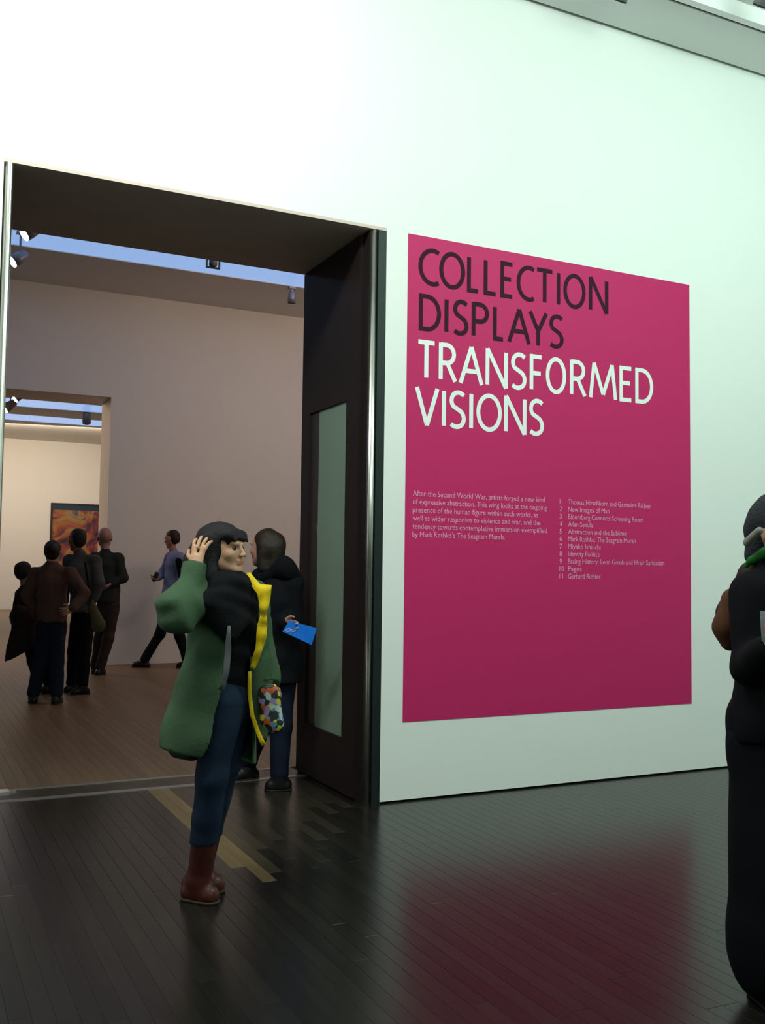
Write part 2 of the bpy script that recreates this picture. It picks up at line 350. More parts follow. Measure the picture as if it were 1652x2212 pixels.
for i, (s, wd) in enumerate(zip(T1, W1)):
    text_mesh('text_line', s, M_pale, po, 0.207-PX0, 1.919-0.0525*i-PZ0, 0.051, wd)
T2 = [("Thomas Hirschhorn and Germaine Richier", .74), ("New Images of Man", .36), ("Bloomberg Connects Screening Room", .665), ("Allan Sekula", .21), ("Abstraction and the Sublime", .51),
      ("Mark Rothko: The Seagram Murals", .60), ("Miyako Ishiuchi", .28), ("Identity Politics", .27), ("Facing History: Leon Golub and Hrair Sarkissian", .86), ("Pages", .115), ("Gerhard Richter", .28)]
for i, (s, wd) in enumerate(T2):
    z = 1.915-0.0515*i-PZ0
    text_mesh('text_line', s, M_pale, po, 1.425-PX0, z, 0.051, wd); text_mesh('list_number', str(i+1), M_pale, po, 1.352-PX0, z, 0.049)

# ------------------------------------------------------------------ painting in the far room
A = at_y(110, 1086, FY); B = at_y(212, 1096, FY)
pw = 1.85; ph = 2.1; pt = A[2]
pa = empty('painting', (A[0], FY, pt-ph)); tag(pa, 'dark framed abstract painting in orange, red and blue on the farthest wall', 'painting')
m = bpy.data.materials.new('flame_abstract'); m.use_nodes = True; nt = m.node_tree; bs = nt.nodes['Principled BSDF']
tc = nt.nodes.new('ShaderNodeTexCoord'); nz = nt.nodes.new('ShaderNodeTexNoise'); nz.inputs['Scale'].default_value = 1.5; nz.inputs['Detail'].default_value = 3; nz.inputs['Distortion'].default_value = 1.6
nt.links.new(tc.outputs['Object'], nz.inputs['Vector']); rp = nt.nodes.new('ShaderNodeValToRGB'); nt.links.new(nz.outputs['Fac'], rp.inputs[0])
cs = [(0.30, (0.01, 0.01, 0.02)), (0.40, (0.12, 0.02, 0.03)), (0.47, (0.26, 0.05, 0.02)), (0.54, (0.28, 0.11, 0.02)), (0.60, (0.26, 0.17, 0.06)), (0.66, (0.10, 0.05, 0.08)), (0.75, (0.02, 0.05, 0.12))]
rp.color_ramp.elements[0].position = cs[0][0]; rp.color_ramp.elements[0].color = (*cs[0][1], 1); rp.color_ramp.elements[1].position = cs[-1][0]; rp.color_ramp.elements[1].color = (*cs[-1][1], 1)
for p, c in cs[1:-1]: e = rp.color_ramp.elements.new(p); e.color = (*c, 1)
nt.links.new(rp.outputs[0], bs.inputs['Base Color']); bs.inputs['Roughness'].default_value = 0.6
box('canvas', (0.06, pw-0.06, -0.05, 0, 0.06, ph-0.06), m, pa)
box('blue_band', (0.06, pw-0.06, -0.055, -0.05, ph-0.22, ph-0.06), mat('deep_blue_paint', (0.012, 0.035, 0.07), 0.6), pa)
M_fr = mat('dark_frame', (0.02, 0.016, 0.014), 0.5)
for b in ((0, 0.06, -0.07, 0, 0, ph), (pw-0.06, pw, -0.07, 0, 0, ph), (0.06, pw-0.06, -0.07, 0, 0, 0.06), (0.06, pw-0.06, -0.07, 0, ph-0.06, ph)): box('frame', b, M_fr, pa)

# ------------------------------------------------------------------ spotlights
def spotlight(px, py, z, aim, lit, label, zc, s=1.0, grp=None):
    p = at_z(px, py, z); a = Vector(aim).normalized()
    t = empty('spotlight', (p[0], p[1], zc)); tag(t, label, 'spotlight', grp)
    c = Vector((0, 0, z-zc)); r = 0.062*s
    MB().tube([c-a*0.19*s, c-a*0.165*s, c-a*0.08*s, c-a*0.01*s], [r*0.5, r*0.85, r*1.05, r*1.08], 20).build('lamp_head', M_grey, t, True)
    ln = MB().tube([c-a*0.012*s, c+a*0.004*s], [r*1.0, r*1.0], 20).build('lens', M_lens if lit else M_black, t)
    q = c-a*0.10*s
    MB().box(q.x-0.012, q.x+0.012, q.y-0.012, q.y+0.012, q.z+r*0.9, 0.0).build('stem', M_grey, t)
    MB().box(q.x-0.05, q.x+0.05, q.y-0.03, q.y+0.03, -0.03, 0.0).build('mount', M_grey, t)
    return t, q
back = tuple(np.array([math.cos(YAW), -math.sin(YAW), 0])*-0.66+np.array([math.sin(YAW), math.cos(YAW), 0])*-0.42+np.array([0, 0, -0.62]))
spotlight(52, 508, 5.20, back, True, 'lit gallery spotlight under the skylight strip, left, the higher of two', GZ, 1.15)
spotlight(26, 566, 5.12, back, True, 'lit gallery spotlight just below the skylight strip, the lower of two', GZ, 1.15)
t, q = spotlight(460, 574, 5.33, (0.1, 0.5, -0.8), False, 'unlit square-bracketed spotlight against the blue skylight strip', GZ, 0.8)
br = MB()
for b in ((-0.09, -0.075, -0.02, 0.02, -0.20, 0), (0.075, 0.09, -0.02, 0.02, -0.20, 0), (-0.09, 0.09, -0.02, 0.02, -0.215, -0.20), (-0.09, 0.09, -0.02, 0.02, -0.015, 0)): br.box(*b)
br.build('bracket', M_black, t)
spotlight(630, 655, 5.28, (0.1, 0.3, -0.9), False, 'small pale unlit spotlight hanging beside the dark jamb', GZ, 0.9)
spotlight(32, 863, 5.2, back, True, 'lit spotlight high in the far doorway, crossing the first skylight band', GZ, 1.2)
spotlight(9, 884, 5.1, back, True, 'lit spotlight at the far left of the second doorway', GZ, 1.7)
spotlight(187, 914, 5.25, (0.1, 0.5, -0.8), False, 'dark unlit spotlight on the second skylight band in the far room', GZ, 1.7)
spotlight(1337, 2, HZ-0.09, (0.0, 0.6, -0.7), False, 'grey fixture on the hall ceiling above the magenta panel', HZ, 0.8)
spotlight(1640, 14, HZ-0.06, (0.0, 0.6, -0.7), False, 'dark fixture at the top right corner of the hall ceiling', HZ+0.10, 0.8)
# floor plate
p = at_z(12, 1712, 0.0)
fp = empty('floor_plate', (p[0], p[1], 0)); tag(fp, 'small polished metal floor plate at the left end of the threshold', 'floor plate')
box('plate', (-0.09, 0.02, -0.05, 0.05, 0, 0.012), M_steel, fp); box('socket', (0.02, 0.06, -0.05, 0.05, 0, 0.008), M_strip, fp)
# ------------------------------------------------------------------ figures: smooth surfaces grown from tapered limbs
GF = np.array([math.sin(YAW), math.cos(YAW), 0.0]); GR = np.array([math.cos(YAW), -math.sin(YAW), 0.0]); UP = np.array([0, 0, 1.0])
def nrm(v): v = np.asarray(v, float); return v/max(1e-9, np.linalg.norm(v))
class Field:
    """Prims are blended with a smooth union; each carries a material slot."""
    def __init__(s): s.p = []
    def cap(s, a, b, ra, rb=None, k=0.02, mi=0, flat=None, sq=1.0, op='+'):
        s.p.append(('c', np.array(a, float), np.array(b, float), ra, ra if rb is None else rb, k, mi, None if flat is None else nrm(flat), sq, op)); return s
    def ell(s, c, r, ax=None, k=0.02, mi=0, op='+'):
        X = np.eye(3) if ax is None else np.array([nrm(v) for v in ax])
        s.p.append(('e', np.array(c, float), np.array(r, float), X, None, k, mi, None, 1.0, op)); return s
    def cut(s, pt, n, mi=None):
        s.p.append(('h', np.array(pt, float), nrm(n), None, None, 0.0, mi, None, 1.0, 'h')); return s
    def fn(s, f): s.p.append(('f', f, None, None, None, 0, None, None, 1, 'f')); return s
    @staticmethod
    def dist(q, P):
        if q[0] == 'c':
            a, b, ra, rb = q[1:5]; n, sq = q[7], q[8]; ab = b-a; V = P-a
            if n is not None:
                V = V+(V@n)[..., None]*(sq-1)*n; ab = ab+(ab@n)*(sq-1)*n
            t = np.clip((V@ab)/max(1e-9, ab@ab), 0, 1); D = V-t[..., None]*ab
            return np.sqrt((D*D).sum(-1))-(ra+(rb-ra)*t)
        V = (P-q[1])@q[3].T; k0 = np.sqrt(((V/q[2])**2).sum(-1)); k1 = np.sqrt(((V/q[2]**2)**2).sum(-1))
        return np.where(k1 < 1e-6, -q[2].min(), k0*(k0-1)/np.maximum(k1, 1e-6))
    def bounds(s):
        lo = np.full(3, 1e9); hi = -lo
        for q in s.p:
            if q[9] != '+': continue
            if q[0] == 'c':
                r = max(q[3], q[4])*max(1, 1)+0.02; a = np.minimum(q[1], q[2])-r; b = np.maximum(q[1], q[2])+r
            else: r = q[2].max()+0.02; a = q[1]-r; b = q[1]+r
            lo = np.minimum(lo, a); hi = np.maximum(hi, b)
        return lo, hi
    def mesh(s, vox, wr=0.0, wf=18.0, seed=0, shell=0.0):
        lo, hi = s.bounds(); lo -= 2*vox; n = np.ceil((hi-lo)/vox).astype(int)+3
        ax = [lo[i]+vox*np.arange(n[i]) for i in range(3)]; D = np.full(n, 0.5, np.float32)
        for q in s.p:
            if q[0] == 'h':
                g = (ax[0][:, None, None]-q[1][0])*q[2][0]+(ax[1][None, :, None]-q[1][1])*q[2][1]+(ax[2][None, None, :]-q[1][2])*q[2][2]
                D = np.maximum(D, g.astype(np.float32)); continue
            if q[0] == 'f':
                P = np.stack(np.meshgrid(*ax, indexing='ij'), -1); D = q[1](P, D).astype(np.float32); continue
            if q[0] == 'c': r = max(q[3], q[4]); a = np.minimum(q[1], q[2])-r; b = np.maximum(q[1], q[2])+r
            else: r = q[2].max(); a = q[1]-r; b = q[1]+r
            m = 0.035+q[5]+3*vox+shell
            i0 = np.clip(((a-m-lo)/vox).astype(int), 0, n-1); i1 = np.clip(((b+m-lo)/vox).astype(int)+2, 1, n)
            sl = tuple(slice(i0[i], i1[i]) for i in range(3))
            P = np.stack(np.meshgrid(*[ax[i][i0[i]:i1[i]] for i in range(3)], indexing='ij'), -1)
            d = s.dist(q, P); o = D[sl]; k = max(q[5], 1e-4)
            if q[9] == '+':
                h = np.clip(k-np.abs(o-d), 0, None)/k; D[sl] = np.minimum(o, d)-h*h*k*0.25
            else:
                d = -d; h = np.clip(k-np.abs(o-d), 0, None)/k; D[sl] = np.maximum(o, d)+h*h*k*0.25
        if wr:
            rs = np.random.RandomState(seed); P = np.stack(np.meshgrid(*ax, indexing='ij'), -1)
            W = np.zeros(n, np.float32)
            for i in range(6):
                d = rs.normal(size=3); d[2] *= 1.3; f = wf*rs.uniform(0.6, 1.7); d = nrm(d)*f
                W += np.sin(P@d+rs.uniform(0, 6.28)+1.5*np.sin(P@(nrm(rs.normal(size=3))*f*0.6))).astype(np.float32)
            D = D+wr*W/2.5
        if shell: D = np.maximum(D, -(D+shell))
        for f in getattr(s, 'post', []):
            P = np.stack(np.meshgrid(*ax, indexing='ij'), -1); D = f(P, D)
        return nets(D, lo, vox)
def nets(D, lo, vox):
    n = D.shape; I = D < 0
    c = np.zeros([x-1 for x in n], np.int8)
    for dx in (0, 1):
        for dy in (0, 1):
            for dz in (0, 1): c += I[dx:n[0]-1+dx, dy:n[1]-1+dy, dz:n[2]-1+dz]
    act = (c > 0) & (c < 8); idx = -np.ones(c.shape, np.int64); cells = np.argwhere(act); idx[act] = np.arange(len(cells))
    acc = np.zeros((len(cells), 3)); cnt = np.zeros(len(cells))
    x, y, z = cells.T
    cor = [(0, 0, 0), (1, 0, 0), (0, 1, 0), (1, 1, 0), (0, 0, 1), (1, 0, 1), (0, 1, 1), (1, 1, 1)]
    val = [D[x+a, y+b, z+e] for a, b, e in cor]
    for i, j in ((0, 1), (2, 3), (4, 5), (6, 7), (0, 2), (1, 3), (4, 6), (5, 7), (0, 4), (1, 5), (2, 6), (3, 7)):
        a, b = val[i], val[j]; m = (a < 0) != (b < 0); t = np.where(m, a/np.where(m, a-b, 1), 0)
        p = np.array(cor[i])+t[:, None]*(np.array(cor[j])-np.array(cor[i])); acc += p*m[:, None]; cnt += m
    V = lo+vox*(cells+acc/cnt[:, None]); F = []
    for a in range(3):
        b, e = (a+1) % 3, (a+2) % 3
        s0 = [slice(None)]*3; s1 = [slice(None)]*3; s0[a] = slice(0, n[a]-1); s1[a] = slice(1, n[a])
        A = I[tuple(s0)]; B = I[tuple(s1)]; X = np.argwhere(A != B)
        ok = (X[:, b] > 0) & (X[:, e] > 0) & (X[:, b] < n[b]-1) & (X[:, e] < n[e]-1); X = X[ok]
        fl_ = A[tuple(X.T)]
        def g(db, de):
            Y = X.copy(); Y[:, b] += db; Y[:, e] += de; return idx[tuple(Y.T)]
        Q = np.stack([g(-1, -1), g(0, -1), g(0, 0), g(-1, 0)], 1); Q[~fl_] = Q[~fl_][:, ::-1]; F.append(Q)
    F = np.concatenate(F); return V, F
def relax(V, F, it=2):
    E = np.concatenate([F[:, [0, 1]], F[:, [1, 2]], F[:, [2, 3]], F[:, [3, 0]]])
    for _ in range(it):
        A = np.zeros_like(V); c = np.zeros(len(V))
        for k in range(3): A[:, k] = np.bincount(E[:, 0], V[E[:, 1], k], len(V))+np.bincount(E[:, 1], V[E[:, 0], k], len(V))
        c = np.bincount(E[:, 0], minlength=len(V))+np.bincount(E[:, 1], minlength=len(V)); V = V*0.5+0.5*A/c[:, None]
    return V
def grow(name, fld, vox, mats, parent, wr=0.0, wf=18.0, seed=0, it=2, shell=0.0, matfn=None):
    V, F = fld.mesh(vox, wr, wf, seed, shell)
    if it: V = relax(V, F, it)
    ms = mats if isinstance(mats, (list, tuple)) else [mats]
    me = bpy.data.meshes.new(name); me.vertices.add(len(V)); me.loops.add(F.size); me.polygons.add(len(F))
    me.vertices.foreach_set('co', V.astype(np.float32).ravel()); me.loops.foreach_set('vertex_index', F.astype(np.int32).ravel())
    me.polygons.foreach_set('loop_start', np.arange(0, F.size, 4, dtype=np.int32)); me.polygons.foreach_set('use_smooth', np.ones(len(F), bool))
    if len(ms) > 1:
        Cn = V[F].mean(1)
        if matfn is not None: mi = matfn(Cn)
        else:
            pr = [q for q in fld.p if q[9] == '+']; dd = np.stack([Field.dist(q, Cn) for q in pr]); mi = np.array([q[6] for q in pr])[dd.argmin(0)]
        me.polygons.foreach_set('material_index', mi.astype(np.int32))
    for m_ in ms: me.materials.append(m_)
    me.update(calc_edges=True); me.validate()
    o = bpy.data.objects.new(name, me); COL.objects.link(o)
    if parent is not None:
        o.parent = parent
        if parent.type == 'EMPTY': o.matrix_parent_inverse = Matrix.Translation(-parent.location)
    return o
class Plane:
    """a person's own frame: u to the camera's right, v away from it, z up, origin on the floor"""
    def __init__(s, px, py):
        s.o = at_z(px, py, 0.0); s.d = (s.o-CAM)@GF
    def __call__(s, px, py, off=0.0):
        d = ray(px, py); t = (s.d+off)/(d@GF); return CAM+d*t
def head(f, c, fwd, up=UP, s=1.0, mi=0, eyes=True):
    F_ = nrm(fwd); up = nrm(up-F_*np.dot(up, F_)); L = np.cross(up, F_); ax = (L, F_, up)
    def q(l, ff, u): return c+(L*l+F_*ff+up*u)*s
    f.ell(q(0, -0.018, 0.028), np.array((0.074, 0.094, 0.088))*s, ax, 0.02, mi)
    f.ell(q(0, 0.022, -0.020), np.array((0.060, 0.066, 0.082))*s, ax, 0.03, mi)
    f.cap(q(0, 0.052, -0.088), q(0, 0.060, -0.094), 0.021*s, 0.019*s, 0.030*s, mi)
    for sg in (-1, 1):
        f.cap(q(sg*0.048, 0.0, -0.055), q(sg*0.014, 0.058, -0.090), 0.018*s, 0.015*s, 0.025*s, mi)
        f.ell(q(sg*0.040, 0.052, -0.022), np.array((0.020, 0.020, 0.020))*s, ax, 0.020*s, mi)
        f.ell(q(sg*0.073, -0.010, -0.006), np.array((0.009, 0.018, 0.030))*s, (nrm(L+F_*0.3*sg), F_, up), 0.008*s, mi)
        f.ell(q(sg*0.030, 0.088, 0.006), np.array((0.017, 0.014, 0.011))*s, ax, 0.012*s, mi, '-')
        f.cap(q(sg*0.045, 0.075, 0.026), q(sg*0.014, 0.087, 0.023), 0.008*s, 0.008*s, 0.012*s, mi)
    f.cap(q(0, 0.084, 0.014), q(0, 0.103, -0.026), 0.0080*s, 0.0100*s, 0.010*s, mi)
    for sg in (-1, 1): f.ell(q(sg*0.011, 0.099, -0.030), np.array((0.0085, 0.010, 0.008))*s, ax, 0.006*s, mi)
    f.cap(q(-0.015, 0.083, -0.053), q(0.015, 0.083, -0.053), 0.0075*s, 0.0075*s, 0.006*s, mi+0)
    f.cap(q(-0.013, 0.081, -0.064), q(0.013, 0.081, -0.064), 0.0080*s, 0.0080*s, 0.006*s, mi+0)
    return q, ax
def hand(f, wrist, d, palm_n, s=1.0, curl=0.5, side=1, mi=0, spread=0.10, thumb=0.7):
    """d: wrist to knuckles; palm_n: out of the palm; side=+1 puts the thumb on cross(d, palm_n)"""
    d = nrm(d); n = nrm(palm_n-d*np.dot(palm_n, d)); x = np.cross(d, n)*side
    f.cap(wrist+x*0.014*s, wrist+d*0.080*s+x*0.026*s, 0.018*s, 0.014*s, 0.012*s, mi, n, 1.25)
    f.cap(wrist-x*0.012*s, wrist+d*0.076*s-x*0.022*s, 0.018*s, 0.014*s, 0.012*s, mi, n, 1.25)
    for i, (off, ln) in enumerate(((0.031, .072), (0.0105, .080), (-0.0105, .075), (-0.030, .060))):
        b = wrist+d*(0.080-0.006*abs(i-1))*s+x*off*s; dd = nrm(d+x*spread*(1.5-i)); ang = curl*0.5; p = b
        for seg, r0, r1 in ((.46, .0092, .0084), (.30, .0084, .0076), (.24, .0076, .0066)):
            v = dd*math.cos(ang)+n*math.sin(ang); e = p+v*ln*seg*s; f.cap(p, e, r0*s, r1*s, 0.003*s, mi); p = e; ang += curl*0.75
    b = wrist+d*0.020*s+x*0.028*s; v = nrm(d*0.65+x*thumb+n*0.30); e = b+v*0.042*s; f.cap(b, e, 0.0135*s, 0.0105*s, 0.010*s, mi)
    v = nrm(d*0.85+x*thumb*0.5+n*0.45); e2 = e+v*0.030*s; f.cap(e, e2, 0.0105*s, 0.0085*s, 0.003*s, mi); f.cap(e2, e2+nrm(v+n*0.3)*0.020*s, 0.0085*s, 0.007*s, 0.003*s, mi)
def body(J, F, s=1.0, thin=1.0, hands=True):
    """the whole continuous body under the clothes"""
    f = Field(); F = nrm(F); L = np.cross(UP, F)
    f.cap(J['pelvis'], J['chest'], 0.125*thin, 0.120*thin, 0.04, 0, F, 1.35); f.cap(J['chest'], (J['chest']+J['neck'])/2, 0.115*thin, 0.08*thin, 0.04, 0, F, 1.3)
    f.cap(J['neck']-UP*0.05, J['head']-UP*0.05, 0.052*s, 0.050*s, 0.03)
    for a in 'RL':
        f.cap(J['sh'+a], J['el'+a], 0.046*s, 0.038*s, 0.03); f.cap(J['el'+a], J['wr'+a], 0.038*s, 0.024*s, 0.012)
        f.cap(J['neck']-UP*0.06, J['sh'+a], 0.055*s, 0.050*s, 0.03)
        f.cap(J['hip'+a], J['kn'+a], 0.070*s, 0.045*s, 0.02); f.cap(J['kn'+a], J['an'+a], 0.043*s, 0.030*s, 0.02)
        t = nrm(J['toe'+a]-J['an'+a]); e = J['an'+a]*0.35+J['toe'+a]*0.65; e[2] = min(J['an'+a][2]-0.02, 0.045); b_ = J['an'+a]-UP*0.035; f.cap(J['an'+a], b_, 0.030*s, 0.026*s, 0.01); f.cap(b_, e, 0.026*s, 0.020*s, 0.01)
    return f
def trousers(J, s=1.0, r=(0.095, 0.066, 0.060), waist=None, hem=0.03, k=0.03, F=(0, 1, 0)):
    f = Field()
    f.cap(J['pelvis']+UP*0.06, J['pelvis'], 0.112*s, 0.122*s, 0.03, 0, F, 1.35)
    for a in 'RL':
        f.cap(J['hip'+a], J['kn'+a], r[0]*s, r[1]*s, k); f.cap(J['kn'+a], J['an'+a]+UP*hem, r[1]*s, r[2]*s, k)
    return f
def shoes(J, name, m, parent, s=1.0, boot=0.0, vox=0.007, msole=None, both='RL'):
    for a in both:
        an, to = J['an'+a], J['toe'+a]; d = nrm(to-an); dh = nrm([d[0], d[1], 0]) if J.get('flat'+a, True) else d
        heel = an-dh*0.045; z = (lambda p, h: np.array([p[0], p[1], h])) if J.get('flat'+a, True) else (lambda p, h: p)
        f = Field()
        if J.get('flat'+a, True):
            f.cap(z(heel, 0.042), z(to-dh*0.05, 0.040), 0.036*s, 0.038*s, 0.02); f.cap(z(heel, 0.030), z(to-dh*0.045, 0.028), 0.038*s, 0.040*s, 0.01)
            f.cap(an, z(to-dh*0.09, 0.050), 0.042*s, 0.034*s, 0.03); f.cap(an+nrm(J['kn'+a]-an)*boot, an, (0.052 if boot else 0.042)*s, 0.048*s, 0.02); f.cap(an, an-UP*0.03, 0.048*s, 0.044*s, 0.02)
            f.cut((0, 0, 0.012), (0, 0, -1))
        else:
            f.cap(heel-UP*0.03, to-d*0.04, 0.036*s, 0.034*s, 0.02); f.cap(an+UP*boot, an-d*0.01, 0.044*s, 0.044*s, 0.03)
        o = grow(name, f, vox, m, parent)
        if J.get('flat'+a, True):
            g = Field(); g.cap(z(heel, 0.012), z(to-dh*0.045, 0.012), 0.041*s, 0.043*s, 0.01); g.cut((0, 0, 0.014), (0, 0, 1)); g.cut((0, 0, 0.0005), (0, 0, -1))
            grow('sole', g, vox, msole or mat('dark_rubber', (0.015, 0.013, 0.012), 0.7), o, it=0)
def sleeve(f, J, a, r=(0.068, 0.060, 0.046), cuff=0.02, k=0.03):
    f.cap(J['sh'+a], J['el'+a], r[0], r[1], k); w = J['wr'+a]-nrm(J['wr'+a]-J['el'+a])*cuff; f.cap(J['el'+a], w, r[1], r[2], k)
def eyes(parent, q, s=1.0):
    for sg in (-1, 1):
        c = q(sg*0.030, 0.0755, 0.004); g = Field(); g.ell(c-(q(0, 0.004, 0)-q(0, 0, 0)), (0.0115*s,)*3); g.ell(q(sg*0.030, 0.0785, 0.004), (0.0080*s,)*3, mi=1, k=0.0001)
        grow('eye', g, 0.002, [mat('eye_white', (0.16, 0.13, 0.10), 0.5), mat('dark_iris', (0.015, 0.01, 0.008), 0.2)], parent, it=1)
SK = lambda n, c: mat(n, c, 0.55, spec=0.3, noise=0.06, nscale=25)
# ------------------------------------------------------------------ woman in the green parka
def world_dir(u, v, z=0.0): return nrm(GR*u+GF*v+UP*z)
Pw = Plane(437, 1950)
F = world_dir(0.74, -0.67); L = np.cross(UP, F)
J = dict(head=Pw(484, 1190, 0.0), neck=Pw(482, 1262, 0.02), chest=Pw(492, 1330, 0.02), pelvis=Pw(492, 1500, 0.03),
  shR=Pw(440, 1290, -0.10), elR=Pw(387, 1322, -0.26), wrR=Pw(424, 1217, -0.14),
  shL=Pw(546, 1290, 0.12), elL=Pw(562, 1400, 0.15), wrL=Pw(577, 1474, 0.06),
  hipR=Pw(480, 1520, -0.04), knR=Pw(458, 1680, -0.06), anR=Pw(430, 1880, 0.02),
  hipL=Pw(505, 1520, 0.08), knL=Pw(480, 1660, 0.07), anL=Pw(434, 1860, 0.15))
J['anR'][2] = 0.09; J['anL'][2] = 0.09
J['toeR'] = Pw(472, 1945, -0.02); J['toeL'] = Pw(486, 1918, 0.14); J['toeR'][2] = 0.03; J['toeL'][2] = 0.03
root = empty('person', tuple(Pw.o)); tag(root, 'woman in open green parka with yellow lining, one hand raised to her long black hair', 'person')
sk = SK('warm_skin', (0.56, 0.32, 0.20))
f = body(J, F, 0.92, 0.86)
hf = world_dir(0.90, -0.42, 0.10)
q, hax = head(f, J['head'], hf, UP-hf*0.0, 0.98)
hd = world_dir(0.10, 0.34, 0.93)
hand(f, J['wrR'], hd, world_dir(0.35, 0.9, -0.3), 0.93, 0.42, 1, spread=0.16, thumb=0.8)
hand(f, J['wrL'], nrm(Pw(582, 1510, 0.06)-J['wrL']), world_dir(-0.5, 0.9), 0.90, 1.9, 1)
f.cap(J['wrR'], J['wrR']+hd*0.02, 0.026, 0.024, 0.01)
grow('body', f, 0.0036, [sk], root, it=1)
eyes(root, q, 0.98)
# lips
g = Field(); g.cap(q(-0.015, 0.0855, -0.054), q(0.015, 0.0855, -0.054), 0.0056, 0.0056, 0.004); g.cap(q(-0.012, 0.084, -0.063), q(0.012, 0.084, -0.063), 0.0060, 0.0060, 0.004)
grow('lips', g, 0.0022, mat('rose_lips', (0.42, 0.15, 0.11), 0.45), root)
# hair: cap, fringe and long lengths falling behind the shoulder
M_hair = mat('black_hair', (0.006, 0.006, 0.008), 0.6, spec=0.25, noise=0.5, nscale=60, bump=0.5, bscale=150, stretch=(1, 1, 0.15))
h = Field()
h.ell(q(0, -0.028, 0.040), (0.090, 0.108, 0.094), hax, 0.02)
h.ell(q(0, -0.055, 0.000), (0.092, 0.085, 0.110), hax, 0.03)
h.cap(q(-0.050, 0.062, 0.060), q(0.050, 0.062, 0.060), 0.028, 0.028, 0.02)
for i in range(7): a = -0.045+0.015*i; h.cap(q(a, 0.070, 0.075), q(a, 0.094, 0.034), 0.014, 0.007, 0.006)
for sg in (-1, 1):
    h.cap(q(sg*0.078, -0.030, 0.04), q(sg*0.082, -0.025, -0.10), 0.030, 0.034, 0.03)
    h.cap(q(sg*0.082, -0.025, -0.10), q(sg*0.080, -0.01, -0.20), 0.036, 0.030, 0.03)
h.cap(q(0, -0.11, 0.0), Pw(428, 1250, 0.0), 0.060, 0.055, 0.04); h.cap(Pw(425, 1215, 0.02), Pw(446, 1300, -0.02), 0.060, 0.050, 0.04)
h.cap(Pw(440, 1260, -0.05), Pw(455, 1330, -0.09), 0.050, 0.030, 0.04)
for sg in (-1, 1): h.ell(q(sg*0.052, 0.040, 0.018), (0.022, 0.012, 0.034), hax, 0.006, op='-')
h.ell(q(0, 0.090, -0.040), (0.075, 0.075, 0.078), hax, 0.012, op='-')
grow('hair', h, 0.005, M_hair, root, wr=0.0022, wf=60, seed=3)
# black scarf and top
M_blk = mat('black_knit', (0.0065, 0.007, 0.0085), 0.9, spec=0.1, bump=0.4, bscale=120, noise=0.3, nscale=20)
t = Field(); t.cap(J['chest']-UP*0.0, J['pelvis']+UP*0.03, 0.130, 0.128, 0.04, 0, F, 1.25); t.cap(J['chest'], (J['neck']+J['chest'])/2+UP*0.03, 0.135, 0.10, 0.05, 0, F, 1.2)
for i in range(12):
    a = 2*math.pi*i/12; b = 2*math.pi*(i+1)/12; c = J['neck']-UP*0.030+F*0.02
    t.cap(c+F*0.075*math.cos(a)+L*0.085*math.sin(a)-UP*0.03*math.cos(a), c+F*0.075*math.cos(b)+L*0.085*math.sin(b)-UP*0.03*math.cos(b), 0.042, 0.042, 0.03)
t.cap(J['neck']+F*0.09, J['chest']+F*0.11-UP*0.05+L*0.02, 0.060, 0.045, 0.05); t.cap(J['neck']+F*0.07-L*0.05, J['chest']+F*0.09-L*0.05, 0.055, 0.045, 0.05)
t.cut(Pw(500, 1497, 0.03), (0, 0, -1))
t.cap(Pw(462, 1262, -0.10), Pw(474, 1298, -0.14), 0.060, 0.066, 0.05); t.cap(Pw(474, 1298, -0.14), Pw(490, 1340, -0.12), 0.066, 0.060, 0.05); t.cap(Pw(450, 1300, -0.19), Pw(436, 1326, -0.17), 0.05, 0.025, 0.03); t.cap(Pw(478, 1325, -0.17), Pw(500, 1370, -0.16), 0.05, 0.03, 0.05)
grow('black_top', t, 0.007, M_blk, root, wr=0.009, wf=34, seed=5)
# jeans
M_jean = mat('indigo_denim', (0.008, 0.019, 0.042), 0.8, spec=0.2, noise=0.45, nscale=9, bump=0.25, bscale=200)
tr_ = Field()
tr_.cap(J['pelvis']+UP*0.05, J['pelvis']-UP*0.03, 0.122, 0.128, 0.04, 0, F, 1.25)
for a, dk in (('R', 0), ('L', 0)):
    tr_.cap(J['hip'+a], J['kn'+a], 0.092, 0.068, 0.025); tr_.cap(J['kn'+a], J['an'+a]+(J['kn'+a]-J['an'+a])*0.27, 0.068, 0.060, 0.025)
tr_.cut(Pw(430, 1822, 0), (0, 0, -1))
grow('jeans', tr_, 0.007, M_jean, root, wr=0.003, wf=22, seed=8)
M_boot = mat('oxblood_leather', (0.060, 0.012, 0.008), 0.38, noise=0.35, nscale=14, bump=0.2, bscale=60)
shoes(J, 'boot', M_boot, root, 1.05, 0.17, 0.006, mat('brown_sole', (0.05, 0.03, 0.018), 0.6))
# parka shell, open at the front
M_grn = mat('green_cotton', (0.050, 0.098, 0.050), 0.85, spec=0.25, noise=0.18, nscale=7, bump=0.25, bscale=90)
M_lin = mat('dark_green_lining', (0.012, 0.022, 0.016), 0.9)
M_yel = mat('yellow_lining', (0.78, 0.56, 0.006), 0.65, noise=0.12, nscale=20)
c = Field()
ctr = lambda py, px, v=0.02: Pw(px, py, v)
c.cap(J['chest']+UP*0.06, J['chest']-UP*0.1-L*0.01, 0.160, 0.165, 0.05, 0, F, 1.20)
c.cap(J['chest']-UP*0.1, Pw(468, 1480, 0.02), 0.165, 0.175, 0.05, 0, F, 1.10)
c.cap(Pw(468, 1480, 0.02), Pw(452, 1600, 0.04), 0.175, 0.205, 0.05, 0, F, 1.10)
c.cap(Pw(452, 1600, 0.04), Pw(447, 1680, 0.04), 0.205, 0.215, 0.05, 0, F, 1.10)
